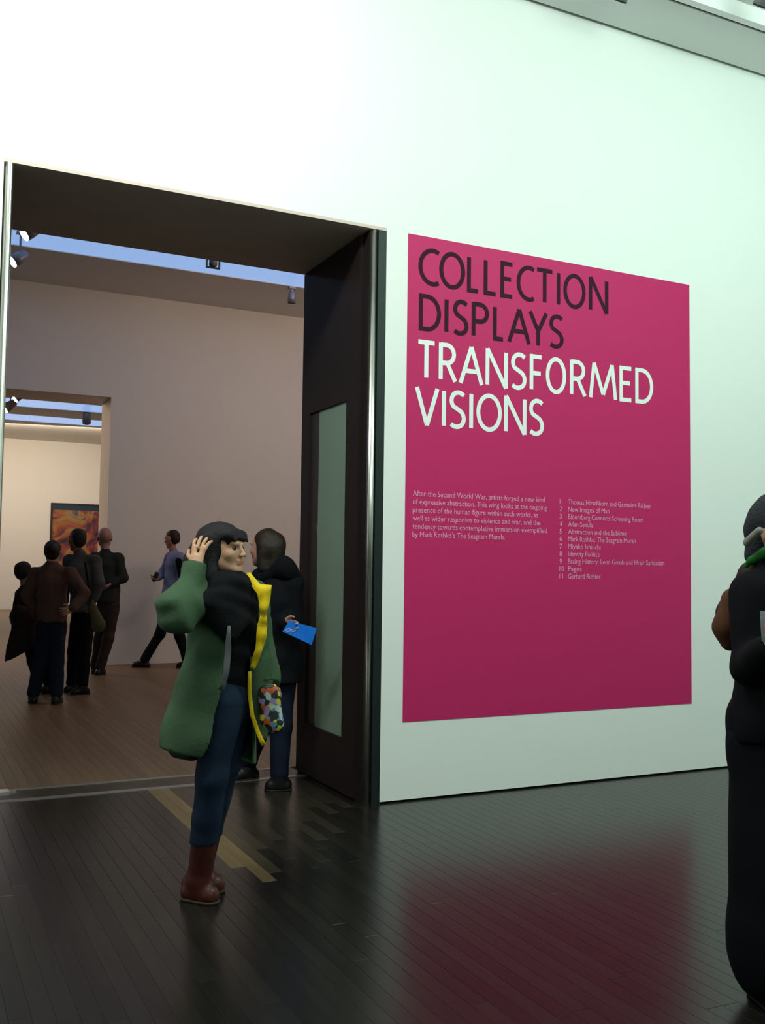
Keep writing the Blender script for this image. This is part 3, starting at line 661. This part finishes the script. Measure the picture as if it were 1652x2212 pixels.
c.cap(J['neck']-UP*0.075, J['shR']+UP*0.0, 0.075, 0.082, 0.04); c.cap(J['neck']-UP*0.075, J['shL'], 0.075, 0.075, 0.04)
c.cut(Pw(425, 1632, -0.1), nrm(world_dir(-0.20, -0.10, -1)))
pc = Pw(447, 1500, 0.03)
def opening(P, D):
    V = P-pc; fz = V@F; l = V@L; z = P[..., 2]; zt = J['chest'][2]+0.15; zb = 0.55
    k = np.clip((zt-z)/(zt-zb), 0, 1)
    l0 = -0.030-0.125*k*k; l1 = 0.115+0.02*k
    w_ = np.maximum.reduce([l0-l, l-l1, 0.0-fz]); w_ = np.where(z > zt+0.12, 1.0, w_)
    return np.maximum(D, -w_)
def hollow_neck(P, D):
    d = np.sqrt((((P-(J['neck']+UP*0.02+F*0.03))*np.array([1, 1, 0.9]))**2).sum(-1))-0.105
    return np.maximum(D, -d)
c.post = [opening, hollow_neck]
def cmat(C_): return np.zeros(len(C_))
coat = grow('parka', c, 0.0065, M_grn, root, wr=0.010, wf=20, seed=11, shell=0.016)
sl = Field(); sl.cap(J['shR'], J['elR'], 0.082, 0.078, 0.03); sl.cap(J['elR'], J['wrR']+(J['elR']-J['wrR'])*0.10, 0.078, 0.050, 0.03); sl.cut(J['wrR']+(J['elR']-J['wrR'])*0.05, J['wrR']-J['elR'])
grow('sleeve', sl, 0.0065, M_grn, root, wr=0.011, wf=32, seed=12)
sl = Field(); sl.cap(J['shL'], J['elL'], 0.080, 0.066, 0.03); sl.cap(J['elL'], J['wrL']-(J['elL']-J['wrL'])*0.05, 0.066, 0.056, 0.03); sl.cut(J['wrL']-(J['elL']-J['wrL'])*0.10, J['wrL']-J['elL'])
grow('sleeve', sl, 0.0065, M_grn, root, wr=0.008, wf=34, seed=13)
# yellow lining turned out along the far front edge
def ribbon3(name, pts, m, parent, th=0.008, nrmv=None):
    """pts: list of (left point, right point) rows"""
    V = []; Fc = []; n = nrm(nrmv)
    rr = []
    for (a, b), (a2, b2) in zip(pts, pts[1:]):
        for t_ in (0, 0.34, 0.67): rr.append((a+(a2-a)*t_, b+(b2-b)*t_))
    rr.append(pts[-1])
    for i, (a, b) in enumerate(rr):
        wv = 0.004*math.sin(i*1.3)
        for o_ in (0, th):
            for t_ in (0, 0.5, 1): V.append(a+(b-a)*t_+n*(o_+wv-(0.006 if t_ == 0.5 else 0)))
    for i in range(len(rr)-1):
        k = i*6; j = k+6
        Fc += [(k, k+1, j+1, j), (k+1, k+2, j+2, j+1), (k+3, j+3, j+4, k+4), (k+4, j+4, j+5, k+5), (k, j, j+3, k+3), (k+2, k+5, j+5, j+2)]
    Fc += [(0, 3, 4, 1), (1, 4, 5, 2)]; k = (len(rr)-1)*6; Fc += [(k, k+1, k+4, k+3), (k+1, k+2, k+5, k+4)]
    o = mesh_obj(name, V, Fc, m, parent, True); o.matrix_parent_inverse = Matrix.Translation(-parent.location); return o
yv = -0.11
rows_ = [((530, 1238), (540, 1236), -0.02), ((540, 1262), (562, 1262), -0.05), ((556, 1282), (587, 1264), -0.08), ((560, 1300), (583, 1300), -0.09), ((562, 1320), (576, 1322), -0.09), ((562, 1332), (577, 1336), -0.08), ((556, 1350), (577, 1352), -0.08),
         ((554, 1375), (576, 1374), -0.08), ((552, 1400), (568, 1400), -0.08), ((544, 1425), (560, 1424), -0.07), ((541, 1442), (550, 1446), -0.06)]
ribbon3('yellow_lining', [(Pw(*a, o_), Pw(*b, o_)) for a, b, o_ in rows_], M_yel, root, 0.008, -GF)
rows_ = [((536, 1450), (543, 1450)), ((535, 1500), (543, 1500)), ((541, 1545), (549, 1543)), ((552, 1580), (560, 1577)), ((566, 1612), (575, 1608))]
ribbon3('zip_tape', [(Pw(*a, -0.05), Pw(*b, -0.05)) for a, b in rows_], M_yel, root, 0.006, -GF)
# far front panel of the parka hanging behind the tape
rows_ = [((540, 1420), (578, 1400)), ((541, 1480), (590, 1470)), ((541, 1530), (588, 1530)), ((546, 1570), (580, 1575)), ((560, 1596), (577, 1598))]
ribbon3('front_panel', [(Pw(*a, -0.02), Pw(*b, 0.04)) for a, b in rows_], M_grn, root, 0.012, -GF)
rows_ = [((492, 1352), (498, 1352)), ((486, 1400), (499, 1400)), ((483, 1450), (496, 1450)), ((472, 1490), (484, 1492))]
ribbon3('grey_facing', [(Pw(*a, -0.215), Pw(*b, -0.215)) for a, b in rows_], mat('grey_facing', (0.10, 0.12, 0.12), 0.8), root, 0.006, -GF)
g = Field(); g.cap(Pw(385, 1616, 0.10), Pw(415, 1624, 0.0), 0.045, 0.040, 0.03); g.cap(Pw(380, 1590, 0.12), Pw(420, 1596, 0.0), 0.045, 0.045, 0.03)
grow('inner_lining', g, 0.007, M_lin, root); g = Field(); g.cap(Pw(516, 1590, 0.2), Pw(520, 1625, 0.2), 0.06, 0.03, 0.03)
grow('inner_lining', g, 0.007, M_lin, root)
# floral pouch in her lowered hand
fb = empty('floral_pouch', tuple(Pw(588, 1530, -0.03))); tag(fb, 'small bright floral pouch hanging from the hand of the woman in green parka', 'bag')
m = bpy.data.materials.new('floral_print'); m.use_nodes = True; nt = m.node_tree; bs = nt.nodes['Principled BSDF']; bs.inputs['Roughness'].default_value = 0.5
tc = nt.nodes.new('ShaderNodeTexCoord'); vo = nt.nodes.new('ShaderNodeTexVoronoi'); vo.inputs['Scale'].default_value = 48; nt.links.new(tc.outputs['Object'], vo.inputs['Vector'])
sp = nt.nodes.new('ShaderNodeSeparateColor'); nt.links.new(vo.outputs['Color'], sp.inputs[0]); rp = nt.nodes.new('ShaderNodeValToRGB'); rp.color_ramp.interpolation = 'CONSTANT'; nt.links.new(sp.outputs[0], rp.inputs[0])
cs = [(0, (0.008, 0.02, 0.012)), (0.30, (0.42, 0.55, 0.48)), (0.46, (0.45, 0.07, 0.02)), (0.60, (0.26, 0.20, 0.40)), (0.72, (0.55, 0.48, 0.04)), (0.80, (0.10, 0.22, 0.32)), (0.88, (0.008, 0.02, 0.012))]
rp.color_ramp.elements[0].color = (*cs[0][1], 1); rp.color_ramp.elements[1].position = cs[-1][0]; rp.color_ramp.elements[1].color = (*cs[-1][1], 1)
for p, cc in cs[1:-1]: e = rp.color_ramp.elements.new(p); e.color = (*cc, 1)
nt.links.new(rp.outputs[0], bs.inputs['Base Color'])
g = Field(); g.cap(Pw(573, 1497, -0.03), Pw(578, 1550, -0.03), 0.034, 0.036, 0.02, 0, GF, 1.6); g.cap(Pw(585, 1497, -0.03), Pw(594, 1560, -0.03), 0.036, 0.040, 0.02, 0, GF, 1.6); g.cap(Pw(584, 1555, -0.03), Pw(597, 1570, -0.03), 0.03, 0.03, 0.02, 0, GF, 1.6)
grow('pouch', g, 0.005, m, fb, wr=0.003, wf=40)
g = Field(); g.cap(Pw(574, 1484, -0.03), Pw(594, 1482, -0.03), 0.008, 0.008, 0.01, 0); grow('zip', g, 0.004, M_yel, fb)

# ------------------------------------------------------------------ generic clothed visitor
def figure(P, J, F, label, *, top, legs, shoe, hair, skin, jack=None, hairf=None, s=1.0, voxb=0.007, hf=None, hem=None, flare=0.0, curl=0.5, handsR=None, handsL=None, thin=1.0, wr=0.006, hs=1.0, seed=1, legr=(0.092, 0.068, 0.060), sole=True, topname='jacket', name='person'):
    F = nrm(F); L = np.cross(UP, F); root = empty(name, tuple(P.o)); tag(root, label, 'person')
    f = body(J, F, s, thin*0.92); q, ax = head(f, J['head'], F if hf is None else hf, UP, hs)
    for a, hh in (('R', handsR), ('L', handsL)):
        d = nrm(J['wr'+a]-J['el'+a]) if hh is None else nrm(hh[0]); n = (L if a == 'R' else -L) if hh is None else nrm(hh[1])
        hand(f, J['wr'+a], d, n, s, curl, (1 if a == 'R' else -1) if hh is None else hh[2])
    grow('body', f, voxb, [skin], root, it=1)
    if hairf is not None: h = hairf(q, ax); grow('hair', h, 0.007, hair, root, wr=0.003, wf=50, seed=seed)
    t = Field(); zt = hem if hem is not None else J['pelvis'][2]-0.02
    pel = J['pelvis'].copy(); low = pel.copy(); low = pel-UP*max(0.0, pel[2]-zt)
    t.cap(J['chest'], pel, 0.142*thin*s, 0.140*thin*s, 0.05, 0, F, 1.28); t.cap(J['chest'], (J['chest']+J['neck'])/2, 0.140*thin*s, 0.095*thin*s, 0.05, 0, F, 1.25)
    if flare or zt < pel[2]-0.05: t.cap(pel, low, 0.145*thin*s, (0.145+flare)*thin*s, 0.05, 0, F, 1.2)
    t.cap(J['neck']-UP*0.03, J['neck']+UP*0.005, 0.072, 0.066, 0.02)
    for a in 'RL': t.cap(J['neck']-UP*0.065, J['sh'+a], 0.066*s, 0.068*s, 0.04)
    t.cut((0, 0, zt), (0, 0, -1)); tops = top if isinstance(top, list) else [top]
    for a in 'RL': sleeve(t, J, a, (0.068*s, 0.060*s, 0.047*s))
    for z_ in [(0, 0, zt)]: pass
    grow(topname, t, 0.008, top, root, wr=wr, wf=26, seed=seed)
    g = trousers(J, s*thin, legr, F=F); grow('trousers', g, 0.009, legs, root, wr=0.004, wf=26, seed=seed+1)
    shoes(J, 'shoe', shoe, root, s, 0.0, 0.008)
    return root, q, ax, L
def short_hair(q, ax):
    h = Field(); h.ell(q(0, -0.024, 0.040), (0.083, 0.100, 0.086), ax, 0.02); h.ell(q(0, -0.055, -0.01), (0.076, 0.064, 0.075), ax, 0.03)
    h.ell(q(0, 0.085, -0.035), (0.09, 0.075, 0.085), ax, 0.01, op='-'); return h
def bob_hair(q, ax):
    h = short_hair(q, ax); h.cap(q(0, -0.07, 0), q(0, -0.075, -0.12), 0.078, 0.060, 0.04); h.cap(q(0.06, -0.03, 0.01), q(0.06, -0.03, -0.12), 0.04, 0.035, 0.03); h.cap(q(-0.06, -0.03, 0.01), q(-0.06, -0.03, -0.12), 0.04, 0.035, 0.03)
    h.ell(q(0, 0.095, -0.045), (0.08, 0.080, 0.085), ax, 0.01, op='-'); return h
M_navy = mat('navy_denim', (0.007, 0.011, 0.026), 0.85, spec=0.15, noise=0.3, nscale=9)
M_char = mat('black_wool', (0.005, 0.006, 0.008), 0.9, spec=0.12, noise=0.3, nscale=14)
M_shoe = mat('black_leather', (0.008, 0.008, 0.008), 0.4)
M_dkbr = mat('dark_brown_hair', (0.020, 0.013, 0.008), 0.55, noise=0.4, nscale=50, bump=0.3, bscale=120)
skp = SK('pink_skin', (0.50, 0.26, 0.19))
def flat(J):
    for a in 'RL':
        if J.get('flat'+a, True): J['an'+a][2] = 0.085; J['toe'+a][2] = 0.03
    return J
# visitor in black coat holding the blue leaflet
P = Plane(592, 1706)
J = flat(dict(head=P(572, 1183), neck=P(586, 1236), chest=P(600, 1300, 0.0), pelvis=P(606, 1430, 0.02),
  shR=P(634, 1266, -0.03), elR=P(634, 1340, -0.04), wrR=P(612, 1345, -0.22), shL=P(556, 1266, 0.10), elL=P(540, 1335, 0.12), wrL=P(545, 1400, 0.02),
  hipR=P(612, 1462, 0.05), knR=P(606, 1570, 0.0), anR=P(603, 1680, -0.02), hipL=P(592, 1450, 0.04), knL=P(560, 1570, 0.15), anL=P(535, 1660, 0.30), toeR=P(570, 1700, -0.04), toeL=P(502, 1680, 0.24)))
F2 = world_dir(-0.62, 0.78)
r2, q2, ax2, L2 = figure(P, J, F2, 'visitor in black coat and dark jeans walking away behind the woman in green parka', top=M_char, legs=M_navy, shoe=M_shoe, hair=M_dkbr, skin=skp, hairf=bob_hair, hf=world_dir(-0.85, 0.50, 0.0), hem=J['pelvis'][2]-0.13, flare=0.01,
    handsR=(world_dir(0.85, -0.35, -0.25), world_dir(0.2, -0.9, -0.3), -1), curl=0.9, seed=21, hs=1.08, s=1.03)
g = Field(); g.cap(P(560, 1245, -0.02), P(612, 1225, -0.05), 0.055, 0.07, 0.05); g.cap(P(612, 1225, -0.05), P(636, 1258, -0.02), 0.07, 0.06, 0.05); grow('hood', g, 0.008, M_char, r2, wr=0.006, wf=30)
lf = empty('leaflet', tuple(P(648, 1366, -0.30))); tag(lf, 'bright blue leaflet held by the visitor in black coat beside the door jamb', 'leaflet')
a_, b_, c_, d_ = P(625, 1341, -0.29), P(684, 1357, -0.33), P(673, 1393, -0.33), P(610, 1364, -0.29)
def slab(name, quad, th, m_, parent, nv=-GF):
    V = [p for p in quad]+[p+nv*th for p in quad]; o = mesh_obj(name, V, [(3, 2, 1, 0), (4, 5, 6, 7), (0, 1, 5, 4), (1, 2, 6, 5), (2, 3, 7, 6), (3, 0, 4, 7)], m_, parent)
    o.matrix_parent_inverse = Matrix.Translation(-parent.location); return o
M_blu = mat('bright_blue_paper', lin((10, 110, 215)), 0.45)
slab('cover', (a_, b_, c_, d_), 0.003, M_blu, lf)
for i in range(3):
    t0 = 0.62+0.11*i; s0 = a_+(d_-a_)*t0; s1 = s0+(b_-a_)*(0.42-0.06*i); dn = (d_-a_)*0.045
    slab('printed_line', (s0+(b_-a_)*0.05, s1, s1+dn, s0+(b_-a_)*0.05+dn), 0.0042, mat('pale_blue_print', (0.35, 0.45, 0.62), 0.5), lf)
# man in blue shirt walking left
P = Plane(318, 1442)
J = dict(head=P(371, 1164), neck=P(375, 1192), chest=P(377, 1218), pelvis=P(366, 1296), shR=P(366, 1204, 0.12), elR=P(352, 1240, 0.10), wrR=P(340, 1248, -0.08),
  shL=P(388, 1204, -0.14), elL=P(392, 1250, -0.10), wrL=P(372, 1266, -0.12), hipR=P(364, 1305, 0.07), knR=P(345, 1370, 0.05), anR=P(312, 1434, 0.0), hipL=P(368, 1305, -0.08), knL=P(388, 1375, -0.04), anL=P(404, 1432, 0.0), toeR=P(284, 1434, 0.0), toeL=P(380, 1444, 0.0))
F3 = world_dir(-1, 0.1); J = flat(J)
r3 = figure(P, J, F3, 'man in pale blue shirt and dark trousers striding left in front of the gallery wall', top=mat('pale_blue_cotton', (0.17, 0.20, 0.38), 0.8, noise=0.1, nscale=10), legs=M_char, shoe=M_shoe, hair=mat('reddish_dark_hair', (0.022, 0.010, 0.008), 0.6), skin=SK('ruddy_skin', (0.36, 0.16, 0.12)), hairf=short_hair, hf=world_dir(-0.9, 0.35, -0.15), seed=31, hs=1.12, s=1.05, topname='shirt', thin=1.0)[0]
g = Field(); g.cap(P(386, 1212, -0.20), P(395, 1252, -0.16), 0.05, 0.055, 0.03); grow('dark_waistcoat', g, 0.01, M_char, r3)
ph = empty('held_bag', tuple(P(332, 1247, -0.1))); tag(ph, 'small black object held out by the man in pale blue shirt', 'bag')
g = Field(); g.cap(P(338, 1240, -0.14), P(333, 1252, -0.14), 0.035, 0.035, 0.02, 0, GF, 1.5); grow('case', g, 0.008, M_black, ph)
# bald man in dark jacket
P = Plane(215, 1458)
J = flat(dict(head=P(226, 1162), neck=P(228, 1192), chest=P(232, 1222), pelvis=P(234, 1298), shR=P(255, 1206, 0), elR=P(264, 1248, -0.02), wrR=P(240, 1262, -0.12),
  shL=P(206, 1206, 0.04), elL=P(200, 1250, 0.0), wrL=P(196, 1290, -0.04), hipR=P(243, 1308), knR=P(234, 1378), anR=P(217, 1446), hipL=P(226, 1308), knL=P(215, 1380, 0.1), anL=P(206, 1438, 0.15), toeR=P(206, 1456, -0.08), toeL=P(198, 1446, 0.1)))
figure(P, J, world_dir(-0.35, 0.9), 'bald man in dark jacket with brown trousers at the right of the standing group', top=mat('dark_green_wool', (0.016, 0.020, 0.018), 0.9), legs=mat('brown_cloth', (0.028, 0.018, 0.014), 0.9), shoe=M_shoe, hair=M_dkbr, skin=SK('pink_scalp', (0.32, 0.17, 0.15)), hf=world_dir(-0.3, 0.9), seed=41, hs=1.2, s=1.08)
# man in striped top with dark hair
P = Plane(172, 1500)
J = flat(dict(head=P(166, 1166), neck=P(172, 1198), chest=P(176, 1232), pelvis=P(180, 1318), shR=P(206, 1212), elR=P(214, 1260, -0.03), wrR=P(200, 1300, -0.05),
  shL=P(150, 1212, 0.05), elL=P(142, 1262, 0.05), wrL=P(140, 1300, 0.1), hipR=P(188, 1328), knR=P(183, 1408), anR=P(178, 1490), hipL=P(172, 1328), knL=P(160, 1405, 0.12), anL=P(155, 1480, 0.2), toeR=P(152, 1497, -0.06), toeL=P(138, 1484, 0.12)))
def striped(C_):
    return (np.sin((C_[:, 2])*2*math.pi/0.16) > 0.35).astype(int)
r5 = figure(P, J, world_dir(-0.5, 0.85), 'dark haired man in grey and black striped top before the orange painting', top=mat('striped_knit', (0.055, 0.058, 0.062), 0.9, noise=0.98, nscale=5, stretch=(0.1, 0.1, 2.4)), legs=M_char, shoe=M_shoe, hair=mat('near_black_hair', (0.008, 0.008, 0.007), 0.6), skin=SK('brown_skin', (0.20, 0.08, 0.05)), hairf=short_hair, hf=world_dir(-0.75, 0.6), seed=51, hs=1.1, s=1.03, topname='striped_top')[0]
tb = empty('shoulder_bag', tuple(P(212, 1330, -0.15))); tag(tb, 'olive shoulder bag hanging at the side of the man in striped top', 'bag')
g = Field(); g.cap(P(196, 1300, -0.14), P(212, 1350, -0.16), 0.035, 0.085, 0.03, 0, GF, 1.8); grow('bag_body', g, 0.009, mat('olive_canvas', (0.085, 0.078, 0.038), 0.85, noise=0.2, nscale=10), tb, wr=0.005, wf=30)
g = Field(); g.cap(P(184, 1216, -0.17), P(196, 1300, -0.20), 0.012, 0.012, 0.01); grow('strap', g, 0.006, M_char, tb)
# person in brown jacket, back to the camera
P = Plane(100, 1519)
J = flat(dict(head=P(114, 1192), neck=P(112, 1222), chest=P(112, 1258), pelvis=P(112, 1338), shR=P(152, 1240), elR=P(182, 1282, -0.08), wrR=P(158, 1316, -0.20),
  shL=P(76, 1240, 0.02), elL=P(58, 1288, 0.0), wrL=P(80, 1330, 0.10), hipR=P(122, 1350), knR=P(122, 1430, 0.0), anR=P(122, 1508, -0.02), hipL=P(100, 1350), knL=P(88, 1432, 0.0), anL=P(72, 1508, 0.0), toeR=P(130, 1520, 0.1), toeL=P(68, 1518, 0.12)))
r6 = figure(P, J, world_dir(0.05, 1), 'person in brown jacket and navy jeans seen from behind, one hand at the back', top=mat('brown_jacket_cloth', (0.085, 0.044, 0.034), 0.9, noise=0.25, nscale=8), legs=M_navy, shoe=M_shoe, hair=mat('dark_hair_up', (0.012, 0.009, 0.008), 0.6, noise=0.3, nscale=40), skin=skp, hairf=lambda q, ax: short_hair(q, ax).ell(q(0, -0.10, 0.03), (0.05, 0.05, 0.05), ax, 0.03), hf=world_dir(-0.2, 1), handsR=(world_dir(-0.9, -0.1, -0.25), world_dir(0, 1), -1), seed=61, s=1.05, hem=J['pelvis'][2]-0.02, thin=1.08, hs=1.05)[0]
# person at the far left of the group with a dark coat
P = Plane(96, 1500)
J = flat(dict(head=P(52, 1236, -0.05), neck=P(56, 1266), chest=P(62, 1300), pelvis=P(72, 1370), shR=P(84, 1276, 0.06), elR=P(90, 1320, 0.1), wrR=P(86, 1362, 0.05),
  shL=P(46, 1284, -0.05), elL=P(34, 1328, -0.08), wrL=P(28, 1334, -0.16), hipR=P(80, 1380), knR=P(92, 1432, 0.1), anR=P(104, 1490, 0.12), hipL=P(66, 1380), knL=P(72, 1430, 0.2), anL=P(80, 1482, 0.2), toeR=P(118, 1496, 0.2), toeL=P(92, 1488, 0.3)))
r7 = figure(P, J, world_dir(0.4, 0.9), 'short person with black hair in dark brown coat at the left of the group', top=mat('dark_brown_coat', (0.016, 0.011, 0.010), 0.9, noise=0.3, nscale=8), legs=M_char, shoe=M_shoe, hair=M_hair, skin=skp, hairf=short_hair, hf=world_dir(0.2, 0.9), seed=71, s=0.95, hs=1.0)[0]
P_ = P; P = lambda x, y, o: P_(x, y, o-0.08)
ct = empty('draped_coat', tuple(P(40, 1390, -0.2))); tag(ct, 'dark coat draped over an arm, its pointed hem hanging at the left edge', 'coat')
g = Field(); g.cap(P(40, 1322, -0.18), P(72, 1335, -0.18), 0.07, 0.06, 0.04, 0, GF, 1.6); g.cap(P(45, 1335, -0.2), P(40, 1390, -0.2), 0.11, 0.10, 0.05, 0, GF, 2.2); g.cap(P(62, 1345, -0.2), P(66, 1385, -0.2), 0.08, 0.05, 0.05, 0, GF, 2.2)
g.cap(P(38, 1380, -0.2), P(9, 1434, -0.2), 0.09, 0.010, 0.05, 0, GF, 2.2); g.cap(P(20, 1422, -0.2), P(56, 1400, -0.2), 0.02, 0.03, 0.05, 0, GF, 2.2)
grow('coat_cloth', g, 0.009, mat('plum_brown_cloth', (0.018, 0.012, 0.011), 0.9), ct, wr=0.008, wf=22)
P = P_
# large dark figure at the right edge
P = Plane(1655, 2165)
J = flat(dict(head=P(1692, 1152), neck=P(1682, 1222), chest=P(1662, 1330), pelvis=P(1668, 1560), shR=P(1625, 1282, -0.06), elR=P(1622, 1440, -0.14), wrR=P(1668, 1400, -0.36),
  shL=P(1700, 1282, 0.14), elL=P(1712, 1440, 0.12), wrL=P(1722, 1560, 0.0), hipR=P(1640, 1600), knR=P(1655, 1850), anR=P(1655, 2110), hipL=P(1690, 1600, 0.08), knL=P(1700, 1850, 0.1), anL=P(1705, 2090, 0.15), toeR=P(1690, 2160, -0.1), toeL=P(1770, 2130, 0.1)))
M_bk2 = mat('black_padded_cloth', (0.0035, 0.004, 0.006), 0.8, spec=0.12, noise=0.2, nscale=8)
r8, q8, ax8, L8 = figure(P, J, world_dir(0.85, -0.5), 'dark dressed visitor in grey knit hat at the right edge, black coat to the ankles', top=M_bk2, legs=M_char, shoe=M_shoe, hair=M_dkbr, skin=skp, hf=world_dir(0.5, -0.85), seed=81, s=1.08, hem=J['pelvis'][2]-0.06, flare=0.0, legr=(0.10, 0.10, 0.08), hairf=None, hs=1.05)
g = Field(); g.ell(q8(0, -0.022, 0.045), (0.092, 0.112, 0.095), ax8, 0.02); g.cap(q8(0, -0.07, 0.0), q8(0, -0.085, -0.06), 0.07, 0.06, 0.03); g.ell(q8(0, 0.1, -0.05), (0.08, 0.085, 0.085), ax8, 0.01, op='-')
grow('knit_hat', g, 0.007, mat('grey_knit', (0.028, 0.033, 0.040), 0.9, bump=0.6, bscale=90), r8, wr=0.003, wf=60)
for (a, b) in (((-0.078, 0.03, -0.03), (-0.075, -0.06, -0.045)),):
    g = Field(); g.cap(P(1614, 1172, -0.02), P(1640, 1146, -0.10), 0.016, 0.014, 0.02); grow('hat_band', g, 0.006, mat('pale_band', (0.30, 0.31, 0.26), 0.9), r8)
g = Field(); g.cap(J['pelvis']-UP*0.0, J['pelvis']-UP*0.75-GR*0.0, 0.150, 0.160, 0.05, 0, world_dir(0.85, -0.5), 1.05); g.cap(J['pelvis']-UP*0.7, P(1674, 2090)+UP*0.0, 0.160, 0.135, 0.05, 0, world_dir(0.85, -0.5), 1.1); g.cut((0, 0, 0.035), (0, 0, -1))
grow('long_coat_skirt', g, 0.010, M_bk2, r8, wr=0.006, wf=14)
bp = empty('backpack', tuple(P(1585, 1330, 0.0))); tag(bp, 'black backpack with rust brown base worn by the visitor at the right edge', 'backpack')
g = Field(); g.cap(P(1628, 1250, 0.16), P(1602, 1330, 0.20), 0.065, 0.080, 0.04); g.cap(P(1602, 1330, 0.20), P(1596, 1368, 0.20), 0.080, 0.06, 0.04)
grow('pack_body', g, 0.008, mat('black_brown_nylon', (0.018, 0.012, 0.009), 0.7, noise=0.4, nscale=10), bp, wr=0.004, wf=24)
g = Field(); g.cap(P(1584, 1296, 0.14), P(1570, 1355, 0.14), 0.044, 0.046, 0.03); g.cap(P(1570, 1355, 0.14), P(1576, 1386, 0.14), 0.046, 0.034, 0.03)
grow('rust_pocket', g, 0.007, mat('rust_suede', (0.10, 0.038, 0.016), 0.85, noise=0.2, nscale=12), bp)
g = Field(); g.cap(P(1622, 1210, 0.0), P(1654, 1192, -0.02), 0.012, 0.020, 0.01); g.cap(P(1622, 1210, 0.0), P(1612, 1222, 0.02), 0.012, 0.010, 0.01)
grow('green_strap', g, 0.005, mat('vivid_green_webbing', (0.010, 0.14, 0.012), 0.6), bp)
g = Field(); g.cap(P(1640, 1245, 0.0), P(1622, 1262, 0.04), 0.02, 0.02, 0.01); grow('strap', g, 0.006, M_black, bp)
pp = empty('paper_sheet', tuple(P(1660, 1350, -0.38))); tag(pp, 'pale blue paper held in front of the dark visitor at the right edge', 'paper')
slab('sheet', (P(1641, 1320, -0.38), P(1690, 1318, -0.38), P(1694, 1385, -0.38), P(1645, 1385, -0.38)), 0.002, mat('pale_blue_paper', (0.32, 0.38, 0.46), 0.7), pp)
